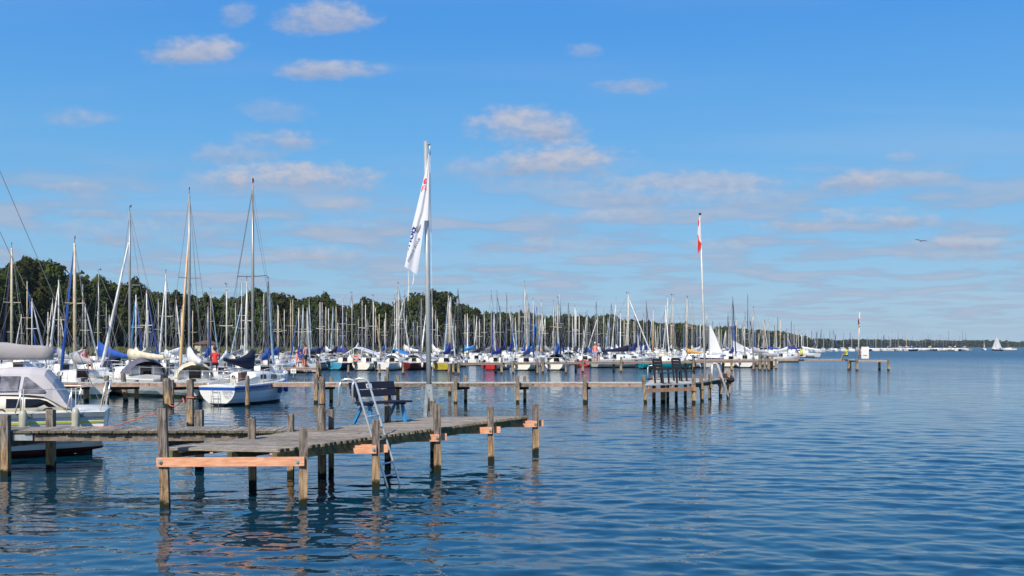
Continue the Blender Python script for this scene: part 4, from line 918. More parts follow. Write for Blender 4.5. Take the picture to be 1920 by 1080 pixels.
def striped_boat():
    st = P(409, 761); ax = Vector((.309, .951, 0)).normalized(); ang = math.atan2(ax.y, ax.x)
    t = thing('sailing_boat', 'white boat with blue and tan stripes, stern ladder and navy sail cover behind mooring post', 'sailing boat', (st.x, st.y, 0), ang, 'sailing boats moored in the marina')
    L, B = 4.9, 2.0; SHAPES['stripe'] = (L, B, .80, .98); CABH['stripe'] = .44
    put('hull', hull_mb(L, B, .80, .98, .13, .84, .25, keel0=-.02, boot=.06).mesh('hull', ['gel_hullwhite', 'antifoul_black', 'gel_blue', 'gel_white', 'antifoul_black', 'gel_white'], False), t)
    for side in (1, -1):
        mb = MB(); rings = []
        for s in np.linspace(0.01, .98, 12):
            zs = .80+.18*s**1.6; zk = -.02-.40*min(1, s/.35) if s < .35 else -.42+.37*((s-.35)/.65)**3
            def pp(z, o): q = (z-zk)/(zs-zk); return Vector((s*L-.25*(1-q)*s**3-.10*q*(1-s)**6, side*(half_b(s, B, .84)*qs(q)+o), z))
            rings.append([pp(zs-.255, .0), pp(zs-.255, .006), pp(zs-.19, .006), pp(zs-.19, .0)])
        mb.loft(rings); mb.build('stripe', 'stripe_tan', t)
    zd = .86
    mb = MB(); rings = []
    for x, h_, w in ((1.75, .46, .66), (1.8, .48, .66), (2.6, .50, .68), (3.5, .42, .55), (4.0, .30, .42), (4.25, .03, .30)):
        rings.append([Vector((x, -w, zd-.02)), Vector((x, -w*.92, zd+h_*.8)), Vector((x, -w*.6, zd+h_)), Vector((x, w*.6, zd+h_)), Vector((x, w*.92, zd+h_*.8)), Vector((x, w, zd-.02))])
    mb.loft(rings); cb = mb.build('cabin', 'gel_white', t, True)
    def w_(x, z): return np.interp(x, [1.75, 2.6, 3.5, 4.0], [.66, .68, .55, .42])*(1-.08*(z-zd)/.38)+.006
    for side in (1, -1):
        for poly in ([(2.95, zd+.13), (3.0, zd+.34), (3.5, zd+.31), (3.62, zd+.13)], [(2.1, zd+.16), (2.1, zd+.35), (2.5, zd+.35), (2.5, zd+.16)]):
            mb = MB(); mb.prism([Vector((x, side*w_(x, z), z)) for x, z in poly], (0, side*.012, 0)); mb.build('window', 'window_dark', cb)
    mb = MB(); mb.box(1.735, 1.745, -.22, .22, zd+.02, zd+.44); mb.build('hatch', 'gel_wood_dark', cb)
    mb = MB(); pts = [Vector((1.73, .45, zd+.24))+Vector((0, .06*math.cos(a), .06*math.sin(a))) for a in np.linspace(0, 6.28, 11)]; mb.tube(pts, .02, 5, False); mb.build('compass', 'rubber', cb)
    for side in (1, -1):      # cockpit coamings
        mb = MB(); mb.prism([(0.25, side*.62, zd-.02), (1.74, side*.66, zd-.02), (1.74, side*.66, zd+.30), (.9, side*.64, zd+.14), (.25, side*.62, zd+.05)], (0, side*.06, 0)); mb.build('coaming', 'gel_white', t)
    xm = 2.5; D0 = 43.6; mh = H+(HY-357)*D0/F
    mb = MB(); mb.tube([(xm, 0, zd+.3), (xm, 0, mh*.6), (xm, 0, mh)], [.06, .06, .045], 8); ms = mb.build('mast', 'mast_alu', t, True)
    sh = H+(HY-522)*D0/F; mb = MB(); mb.tube([(xm-.05, -.72, sh+.02), (xm, 0, sh), (xm-.05, .72, sh+.02)], .018, 5); mb.build('spreader', 'mast_dark', ms)
    mb = MB(); mb.tube([(xm, 0, mh), (xm, 0, mh+.2)], .01, 4); mb.box(xm-.08, xm+.08, -.01, .01, mh+.15, mh+.33); mb.build('pennant', 'pennant_salmon', ms)
    zb = 1.45
    mb = MB(); mb.tube([(xm, 0, zb), (.45, 0, zb+.0)], .04, 8); mb.build('boom', 'mast_white', t, True)
    mb = MB(); rings = []
    for k, lo, hi, wd in ((0, .0, .86, .10), (.04, -.02, .84, .14), (.2, -.04, .62, .17), (.4, .06, .50, .16), (.6, .16, .42, .14), (.8, .24, .42, .11), (.97, .34, .50, .09), (1.0, .38, .46, .04)):
        x = xm+.03+(.35-xm)*k; c = (lo+hi)/2; rings.append([Vector((x, wd*math.cos(2*math.pi*j/10), zb+c+(hi-lo)/2*math.sin(2*math.pi*j/10))) for j in range(10)])
    mb.loft(rings); mb.build('sail_cover', 'cloth_navy', t, True)
    mb = MB()
    for a, b in (((.02, 0, .8), (xm, 0, mh)), ((4.85, 0, 1.0), (xm, 0, mh*.92)), ((xm-.1, -.9, .85), (xm-.05, -.72, sh)), ((xm-.05, -.72, sh), (xm, 0, mh-.1)), ((xm-.1, .9, .85), (xm-.05, .72, sh)), ((xm-.05, .72, sh), (xm, 0, mh-.1)), ((xm+.2, -.88, .85), (xm, 0, sh)), ((xm+.2, .88, .85), (xm, 0, sh)), ((.4, 0, zb+.5), (xm, 0, mh-.2))):
        mb.tube([a, b], .007, 4, False)
    mb.build('rigging', 'wire', t)
    mb = MB(); r = .013
    ps = [Vector((x, s_*y, .82+h)) for x, y, h in ((.05, .78, .55), (.7, .88, .55)) for s_ in (1, -1)]
    mb.tube([ps[2], ps[0], ps[1], ps[3]], r, 5)
    mb.tube([p-Vector((0, 0, .27)) for p in (ps[2], ps[0], ps[1], ps[3])], r*.8, 5)
    for p in ps: mb.tube([p, (p.x, p.y, .80)], r, 5)
    for s_ in (1, -1):
        q = [Vector((x, s_*y, .86+.5)) for x, y in ((1.8, .95), (3.0, .92), (4.2, .5))]
        mb.tube([ps[2 if s_ > 0 else 3]]+q+[Vector((4.8, 0, 1.5))], .007, 4, False)
        for p in q: mb.tube([p, (p.x, p.y, .86)], r, 5)
    mb.tube([(4.2, .5, 1.36), (4.85, 0, 1.5), (4.2, -.5, 1.36)], r, 5); mb.tube([(4.85, 0, 1.5), (4.75, 0, .96)], r, 5)
    mb.build('guard_rails', 'stainless', t, True)
    for x in (3.15, 4.35):
        w = half_b(x/L, B, .84)*.9; mb = MB(); c = Vector((x, -w-.10, .38)); mb.tube([c, c+Vector((0, 0, .05)), c+Vector((0, 0, .42)), c+Vector((0, 0, .52))], [.03, .095, .095, .03], 10); mb.build('fender', 'fender_blue', t, True)
    mb = MB()
    for y in (-.12, .22): mb.tube([(-.02, y, .66), (-.14, y, .62), (-.16, y, -.1)], .013, 5)
    for z in (.60, .38, .16, -.02): mb.tube([(-.14, -.12, z), (-.14, .22, z)], .013, 5)
    mb.build('stern_ladder', 'pole_steel', t, True)
    for txt, y0, z in (('SAIMA', -.26, .52), ('NLT', -.34, .36)):
        cu = bpy.data.curves.new('lettering', 'FONT'); cu.body = txt; cu.size = .17; cu.extrude = .002; cu.materials.append(MATS['text_grey'])
        tmp = bpy.data.objects.new('tmp', cu); COL.objects.link(tmp); bpy.context.view_layer.update()
        me = bpy.data.meshes.new_from_object(tmp.evaluated_get(bpy.context.evaluated_depsgraph_get())); bpy.data.objects.remove(tmp); me.name = 'lettering'
        if not me.materials: me.materials.append(MATS['text_grey'])
        o = put('lettering', me, t, (-.118, y0, z)); o.rotation_euler = (R(90), 0, R(-90))
M('gel_wood_dark', (0.10, 0.05, 0.03), 0.4); M('pennant_salmon', (0.85, 0.35, 0.25), 0.8)
striped_boat()

# ------------------------------------------------------------------ jetties
def post_mesh(mb, x, y, top, w=.12, lean=(0, 0), bottom=-.5, rot=0.0, round_=False):
    hw = w/2
    if round_:
        mb.tube([(x-lean[0]*.3, y, bottom), (x, y, 0), (x+lean[0], y+lean[1], top*.92), (x+lean[0], y+lean[1], top)], [hw*1.02, hw, hw*.96, hw*.72], 10); return
    rings = []
    cr, sr = math.cos(rot), math.sin(rot)
    for z, k in ((bottom, 1), (0, 1), (top*.5, random.uniform(.97, 1.03)), (top-.02, 1), (top, .9)):
        f = max(0, z)/max(top, .1); lx, ly = lean[0]*f, lean[1]*f; ring = []
        for a, b in ((-1, -1), (1, -1), (1, 1), (-1, 1)):
            ax_, ay_ = a*hw*k, b*hw*k; ring.append(Vector((x+lx+ax_*cr-ay_*sr, y+ly+ax_*sr+ay_*cr, z+(random.uniform(-.008, .008) if z > .1 else 0))))
        rings.append(ring)
    mb.loft(rings)
def posts_part(parent, x, y, top, mat='post_wood', **kw):
    mb = MB(); post_mesh(mb, x-parent.location.x, y-parent.location.y, top, **kw); return mb.build('post', mat, parent)
PLANK = {}
def plank(parent, a, b, w, z, th=.042):
    """one board from a to b (XY), its own object; boards of like length share a mesh"""
    a = Vector((a[0], a[1], 0)); b = Vector((b[0], b[1], 0)); L = (b-a).length; k = random.randrange(8)
    if k not in PLANK:
        mb = MB(); rings = []; n = 7
        for i in range(n):
            t = -1+2*i/(n-1); dz = random.uniform(-.006, .006); wv = .5+random.uniform(-.03, .02); yo = random.uniform(-.015, .015)
            rings.append([Vector((t, yo-wv, -.5+dz*8)), Vector((t, yo+wv, -.5+dz*8)), Vector((t, yo+wv, .42+dz*8)), Vector((t, yo+wv*.9, .5+dz*8)), Vector((t, yo-wv*.9, .5+dz*8)), Vector((t, yo-wv, .42+dz*8))])
        mb.loft(rings); PLANK[k] = mb.mesh('plank', 'plank_wood')
    o = put('plank', PLANK[k], parent, (a+b)/2-Vector((parent.location.x, parent.location.y, -z+th/2)))
    o.rotation_euler = (random.uniform(-.02, .02), 0, math.atan2((b-a).y, (b-a).x)); o.scale = (L/2, w, th); return o
def beam(parent, a, b, w, h, mat, name='beam', smooth=False):
    """timber from a to b (world), built along its own X so that the grain runs with it"""
    a = Vector(a); b = Vector(b); d = b-a; L = d.length; mb = MB(); rings = []
    for t in (-1, -.96, 0, .96, 1):
        k = .96 if abs(t) == 1 else 1; rings.append([Vector((t*L/2, y*w/2*k, z*h/2*k)) for y, z in ((-1, -1), (1, -1), (1, 1), (-1, 1))])
    mb.loft(rings); o = put(name, mb.mesh(name, mat), parent, (a+b)/2-parent.location)
    o.rotation_euler = d.to_track_quat('X', 'Z').to_euler(); return o
def bolt(parent, p, n):
    mb = MB(); p = Vector(p)-parent.location; n = Vector(n).normalized(); mb.tube([p, p+n*.008], .032, 10); mb.tube([p+n*.008, p+n*.03], .016, 6); return mb.build('bolt', 'bolt_steel', parent)
DZ = .84
def near_jetty():
    O = P(568, 947)
    t = thing('jetty', 'nearest weathered plank jetty with T shaped platform carrying the bench and tall flagpole', 'jetty', (O.x, O.y, 0))
    FL = P(312, 839, DZ); FR = P(523, 843, DZ); BR = P(992, 779.5, DZ); BL = P(800, 782, DZ)
    right = lambda s: FR.lerp(BR, s)
    lk = [FL, P(478, 818, DZ), P(600, 803, DZ)+Vector((-.05, 0, 0)), P(676, 796, DZ), P(738, 790, DZ), BL]
    cum = [0]
    for i in range(len(lk)-1): cum.append(cum[-1]+(lk[i+1]-lk[i]).length)
    def left(s):
        q = s*cum[-1]; i = max(j for j in range(len(cum)-1) if cum[j] <= q+1e-6); return lk[i].lerp(lk[i+1], (q-cum[i])/(cum[i+1]-cum[i]))
    n = 58
    for i in range(n):
        s = (i+.5)/n; a = left(s); b = right(s); d = (b-a).normalized()
        a2 = a-d*random.uniform(-.02, .03); b2 = b+d*random.uniform(-.02, .035)
        plank(t, a2, b2, (BR-FR).length/n*.972*math.cos(R(14)), DZ+random.uniform(-.004, .004))
    # stringers under the boards
    zt = DZ-.045; hh = .11
    fr = (FR-FL)
    for k, m_ in ((.05, 'beam_mossy'), (.58, 'beam_mossy'), (.975, 'beam_mossy')):
        a = FL.lerp(FR, k); b = BL.lerp(BR, k); a = Vector((a.x, a.y, zt-hh/2)); b = Vector((b.x, b.y, zt-hh/2)); dd = (b-a).normalized()
        beam(t, a-dd*.02+Vector((0, -.03, -(.012 if k > .9 else 0))), b-dd*.05-Vector((0, 0, (.012 if k > .9 else 0))), .10, hh+(.024 if k > .9 else 0), m_)
    for k in (.12, .40, .93):
        a = FL.lerp(FR, k); beam(t, Vector((a.x, a.y+.02, zt-.018)), Vector((a.x+.15, a.y+.4, zt-.018)), .06, .035, 'beam_fresh', 'wedge')
    # posts: right side, left side
    rp = [(568, 947, 801), (705, 917, 787), (820, 887, 757), (921, 868, 762), (1004, 851, 757)]; R_ = []
    for x, y, ty in rp:
        p = P(x, y); R_.append(p); posts_part(t, p.x, p.y, H-(ty-HY)*p.y/F, w=.125, lean=(random.uniform(-.02, .02), 0), rot=R(random.uniform(4, 14)))
    p0 = P(310, 950); posts_part(t, p0.x, p0.y, H-(765-HY)*p0.y/F, w=.13, lean=(-.05, 0), rot=R(8))
    Lp = [p0]
    for x, y, ty, w in ((474, 917, 785, .11), (604, 893, 760, .16), (727, 868, 762, .13), (812, 853, 751, .12)):
        p = P(x, y); Lp.append(p); posts_part(t, p.x, p.y, H-(ty-HY)*p.y/F, w=w, lean=(random.uniform(-.02, .02), 0), rot=R(random.uniform(0, 10)), round_=(x == 604))
    p = P(621, 889); posts_part(t, p.x, p.y, H-(768-HY)*p.y/F, w=.09)
    # front beam and cross beams, fresh timber, bolted
    zb = .675; hb = .135
    a = Vector((p0.x-.10, p0.y-.085, zb)); b = Vector((R_[0].x+.04, R_[0].y-.085, zb-.005)); beam(t, a, b, .045, hb, 'beam_fresh', 'cross_beam')
    bolt(t, (p0.x-.04, p0.y-.11, zb+.01), (0, -1, 0)); bolt(t, (R_[0].x-.06, R_[0].y-.11, zb-.01), (0, -1, 0))
    for r, l in zip(R_[1:], Lp[1:]):
        d = (r-l).normalized(); nrm = Vector((d.y, -d.x, 0))
        if nrm.y > 0: nrm = -nrm
        for s in (1, -1):
            o = nrm*s*.088
            beam(t, Vector((l.x, l.y, zb))-d*.1+o, Vector((r.x, r.y, zb+.0))+d*(.02 if s > 0 else .19)+o, .045, hb, 'beam_fresh', 'cross_beam')
        bolt(t, Vector((r.x, r.y, zb))+nrm*.112-d*.02, nrm)
    # walkway to the left, boards across, seen almost edge on
    y0 = dist(807.5, DZ); y1 = dist(799.5, DZ); xs = -13.6; xe = -3.45; k = 0; x = xs
    while x < xe:
        yb = y1+random.uniform(-.03, .03)
        if not (x > -4.3): a = (x, y0+random.uniform(-.03, .02)); plank(t, a, (x+.0, yb), .138, DZ-.004+random.uniform(-.004, .004))
        else: plank(t, (x, y0+random.uniform(-.03, .02)), (x, yb), .138, DZ-.006)
        x += .15
    for yy in (y0+.10, y1-.10): beam(t, (xs, yy, DZ-.046-.095), (xe+.1, yy, DZ-.046-.095), .05, .11, 'beam_old')
    mb = MB(); x = xs
    while x < xe:          # spacer blocks between the boards and the long beam
        mb.box(x-.012-t.location.x, x+.012-t.location.x, y0+.07-t.location.y, y0+.13-t.location.y, DZ-.09, DZ-.047); x += .15
    o = mb.build('spacer_blocks', 'beam_old', t); o['kind'] = 'stuff'
    for px_, far_, in ((12, 91), (303, 371)):
        a = P(px_, 893); b = P(far_, 879)
        if px_ == 12: posts_part(t, a.x, a.y-.02, H-(778-HY)*a.y/F, w=.135)
        posts_part(t, b.x, b.y+.1, H-(769-HY)*b.y/F, w=.14)
        beam(t, (a.x+.03, a.y+.1, .60), (b.x+.10, b.y+.02, .60), .05, .13, 'beam_old', 'cross_beam')
    p = P(545, 893); posts_part(t, p.x, p.y, H-(777-HY)*p.y/F, w=.11)
    p = P(-120, 893); posts_part(t, p.x, p.y, 1.3, w=.13); p = P(-60, 879); posts_part(t, p.x, p.y, 1.3, w=.13)
    a = P(16, 893); mb = MB(); bx, by = a.x-t.location.x, a.y-t.location.y; mb.box(bx+.05, bx+.42, by+.045, by+.06, .655, .765); mb.build('steel_plate', 'galvanised', t)
    # swimming ladder hooked over the platform edge
    A0 = at(726, 911, 16.95); A1 = at(668, 722, 17.25); off = at(745, 906, 17.3)-A0
    off = Vector((.17, .38, 0.0))
    lad = thing('swimming_ladder', 'bent steel swimming ladder with curved handrails on the near jetty edge', 'ladder', (A0.x, A0.y, 0))
    for o in (Vector((0, 0, 0)), off):
        base = Vector((A0.x, A0.y, -.25))+o; k = (A1-A0)/(A1.z-A0.z); low = Vector((A0.x, A0.y, A0.z))+o
        top = Vector((A1.x, A1.y, A1.z))+o
        pts = [base-k*0, low, top]
        arcn = [(-.02, .05), (-.06, .085), (-.12, .10), (-.19, .10), (-.25, .085), (-.285, .04), (-.295, -.03), (-.295, -.36)]
        pts += [top+Vector((x_, -.0, z_)) for x_, z_ in arcn]
        mb = MB(); mb.tube(pts, .019, 8); mb.build('handrail', 'stainless', lad, True, world=True)
    for i in range(7):
        z = -.02+i*.2; q = A0+(A1-A0)*((z-A0.z)/(A1.z-A0.z)); mb = MB(); mb.tube([q, q+off], .016, 6); mb.build('rung', 'stainless', lad, True, world=True)
    return t
near_jetty()

def bench():
    c = Vector((-2.68, 20.30, DZ)); l = Vector((.66, .75, 0)).normalized(); ang = math.atan2(l.y, l.x)
    t = thing('bench', 'bench with navy boards, blue legs and small white sticker on the near jetty', 'bench', c, ang)   # local x = length, -y = front
    W = .60
    mb = MB()
    for y in (-.24, -.10, .04): mb.box(-W, W, y-.062, y+.062, .40, .435)
    # slightly arched boards: one part each
    for y in (-.24, -.10, .04):
        b = MB(); b.box(-W, W, y-.064, y+.064, .405, .44); b.build('seat_board', 'bench_navy', t)
    n = Vector((0, .30, 1)).normalized()
    for k, z in enumerate((.60, .755)):
        b = MB(); cz = Vector((0, .16+(z-.44)*.32, z)); b.obox(cz, Vector((W, 0, 0)), n*.072, Vector((0, 1, -.30)).normalized()*.014); b.build('back_board', 'bench_navy', t)
    for sx_ in (-.44, .44):
        b = MB(); b.bar((sx_, .02, .40), (sx_, .30, 0), .055, .04, Vector((1, 0, 0))); b.build('leg', 'bench_blue', t)
        b = MB(); b.bar((sx_, -.16, .40), (sx_, -.27, 0), .07, .04, Vector((1, 0, 0))); b.build('leg', 'bench_blue', t)
        b = MB(); b.bar((sx_, .17, .36), (sx_, .30, .80), .05, .03, Vector((1, 0, 0))); b.build('back_support', 'bench_blue' if sx_ > 9 else 'bench_navy', t)
        b = MB(); b.bar((sx_, -.26, .385), (sx_, .14, .385), .04, .04); b.build('seat_bearer', 'bench_navy', t)
    cz = Vector((-.12+.02, .16+(.755-.44)*.32-.017, .745)); b = MB(); b.obox(cz, Vector((.075, 0, 0)), n*.05, Vector((0, 1, -.30)).normalized()*.002); s = b.build('sticker', 'gel_white', t)
    b = MB()
    for dx_, dz_, w_, h_ in ((-.03, .0, .012, .03), (0.0, .004, .010, .026), (.03, -.004, .012, .026), (0, -.033, .05, .006)):
        b.obox(cz+Vector((dx_, -.0035, dz_)), Vector((w_, 0, 0)), n*h_, Vector((0, 1, -.30)).normalized()*.001)
    b.build('sticker_print', 'gel_blue', s)
bench()

def tall_flagpole():
    B = P(805, 781, DZ); topz = H+(HY-265)*B.y/F; lean = (798.5-805)/F*B.y
    t = thing('flagpole', 'tall galvanised steel flagpole in a tapered bracket on the near jetty', 'flagpole', (B.x, B.y, DZ))
    hz = topz-DZ
    mb = MB(); mb.tube([(0, 0, .12), (lean*.5, 0, hz*.5), (lean, 0, hz)], [.058, .055, .048], 14); mb.build('pole', 'pole_steel', t, True)
    mb = MB(); mb.tube([(lean-.02, 0, hz-.06), (lean+.09, 0, hz-.06)], .028, 8); mb.tube([(lean+.09, 0, hz-.06), (lean+.09, 0, hz-.3)], .014, 6); mb.build('top_arm', 'pole_steel', t, True)
    for dx_, dy_ in ((-.0, -.062), (.0, .062)):
        mb = MB(); s = -1 if dy_ < 0 else 1
        mb.prism([(-.115, dy_*1.55, .0), (-.045, dy_*1.55, .0), (-.012, dy_, .42), (.012, dy_, .42), (.045, dy_*1.55, .0), (.115, dy_*1.55, .0), (.058, dy_, .72), (-.058, dy_, .72)], (0, s*.012, 0)); mb.build('bracket_plate', 'galvanised', t)
    for s in (-1, 1):
        mb = MB(); mb.prism([(s*.118, -.10, 0), (s*.118, .10, 0), (s*.062, .062, .72), (s*.062, -.062, .72)], (s*.010, 0, 0)); mb.build('bracket_plate', 'galvanised', t)
    mb = MB(); mb.tube([(0, -.10, .60), (0, -.075, .60)], .02, 8); mb.build('bolt', 'bolt_steel', t)
    mb = MB(); mb.tube([(lean+.09, 0, hz-.3), (lean*.4+.085, -.01, hz*.5), (.08, 0, .9)], .005, 4, False); mb.build('halyard', 'rope_white', t)
    # flag
    fd = B.y-.13
    fl = thing('flag', 'long white banner with red and grey petals and blue mirrored letters on the tall flagpole', 'flag', (B.x+lean+.09, fd, topz-.3))
    rows_ = 40; cols = 14; o0 = fl.location
    le = [(288, 803.5), (310, 800.3), (340, 793), (380, 783.5), (420, 774), (450, 768.5), (480, 763), (500, 759)]; re = [(288, 804.5), (310, 805), (340, 805.5), (400, 801.5), (413, 796.5), (430, 794), (460, 790.5), (490, 786), (516, 782)]
    def fp(v, u, lift=0.0):
        yb = 500+16*u; y = 288+(yb-288)*v
        a = np.interp(y, [q[0] for q in le], [q[1] for q in le]); b = np.interp(y, [q[0] for q in re], [q[1] for q in re])
        x = a+(b-a)*u; p = at(x, y, fd); w = (b-a)/F*fd
        fold = .045*math.sin(u*9+v*3.0)*min(1, v*2.5)*(1-.65*v)+.02*math.sin(u*17+1+v*5)*v*(1-v)*2+.035*math.sin(v*5+u*2)*v
        return Vector((p.x, fd+fold*.8-.02-lift, p.z))-o0
    mb = MB(); mb.loft([[fp(i/rows_, j/cols) for j in range(cols+1)] for i in range(rows_+1)], closed=False, caps=False); mb.build('banner', 'flag_white', fl, True)
    mb = MB(); rings = []
    for i in range(12):
        k = i/11; y = 290+(413.5-290)*k; a = 803.8-8*k**1.1; b = 804.8+2*k
        rings.append([at(a+(b-a)*q, y, fd-.10+.03*math.sin(q*6+k*2))-o0 for q in np.linspace(0, 1, 7)])
    mb.loft(rings, closed=False, caps=False); mb.build('banner_sleeve', 'flag_white', fl, True)
    def uvof(x, y):
        u = .5
        for _ in range(12):
            yb = 500+16*u; v = (y-288)/(yb-288); a = np.interp(y, [q[0] for q in le], [q[1] for q in le]); b = np.interp(y, [q[0] for q in re], [q[1] for q in re]); u = (x-a)/max(b-a, .1)
        return v, u
    def patch(name, mat, outline, keep=True):
        vs = []
        for x, y in outline:
            v, u = uvof(x, y); u = min(max(u, .02), .98); vs.append(fp(v, u, .012))
        c = sum(vs, Vector())/len(vs); mb = MB(); n = len(vs); mb.add([c]+vs, [(0, 1+i, 1+(i+1) % n) for i in range(n)]); return mb.build(name, mat, fl)
    def ell(cx, cy, rx, ry, ang, n=14, p=1.0):
        ca, sa = math.cos(R(ang)), math.sin(R(ang)); return [(cx+rx*math.cos(a)*ca-ry*math.sin(a)*sa, cy+rx*math.cos(a)*sa+ry*math.sin(a)*ca) for a in np.linspace(0, 2*math.pi, n, endpoint=False)]
    patch('red_petal', 'logo_red', ell(797.2, 340, 5.6, 2.9, 112)); patch('red_petal', 'logo_red', ell(797.6, 352, 5.0, 2.2, 55)); patch('red_petal', 'logo_red', ell(791.6, 354, 6.2, .9, 108))
    patch('grey_petal', 'logo_grey', [(778.5, 430), (781, 426), (786, 422.5), (789.6, 420.5), (789, 426), (786.5, 432), (782, 435.5), (779, 434)])
    # mirrored lettering laid on the cloth
    def letters(txt, x0, y0, x1, y1, size, mat, up=-1):
        cu = bpy.data.curves.new('lettering', 'FONT'); cu.body = txt; cu.size = 1.0; cu.offset = .02 if mat == 'text_blue' else 0.0
        tmp = bpy.data.objects.new('tmp', cu); COL.objects.link(tmp); bpy.context.view_layer.update()
        dg = bpy.context.evaluated_depsgraph_get(); me = bpy.data.meshes.new_from_object(tmp.evaluated_get(dg)); bpy.data.objects.remove(tmp)
        xs_ = [v.co.x for v in me.vertices]; w = max(xs_); dx, dy = (x1-x0)/w, (y1-y0)/w; ln = math.hypot(x1-x0, y1-y0); ux, uy = (x1-x0)/ln, (y1-y0)/ln
        nx, ny = -uy*size, ux*size     # letters stand to the left of the line: mirrored
        if nx > 0: nx, ny = -nx, -ny
        kill = []
        for v in me.vertices:
            X_ = x0+v.co.x*dx+nx*v.co.y; Y_ = y0+v.co.x*dy+ny*v.co.y; vv, uu = uvof(X_, Y_); v.co = fp(vv, min(max(uu, .015), .985), .014)
        me.materials.append(MATS[mat]); me.name = 'lettering'; put('lettering', me, fl)
    letters('aint.com', 788.5, 447, 767.5, 491, 7.5, 'text_dark')
    letters('tlorn', 781.5, 427, 765.8, 468.5, 15, 'text_blue')
    for x0, x1, y1 in ((766, 765, 565), (776.5, 774, 534)):
        mb = MB(); a = at(x0, 508, fd)-o0; b = at(x1, y1, fd)-o0; mb.tube([a, (a+b)/2+Vector((.01, .02, 0)), b], .012, 5, False); mb.build('flag_ribbon', 'rope_white', fl)
tall_flagpole()

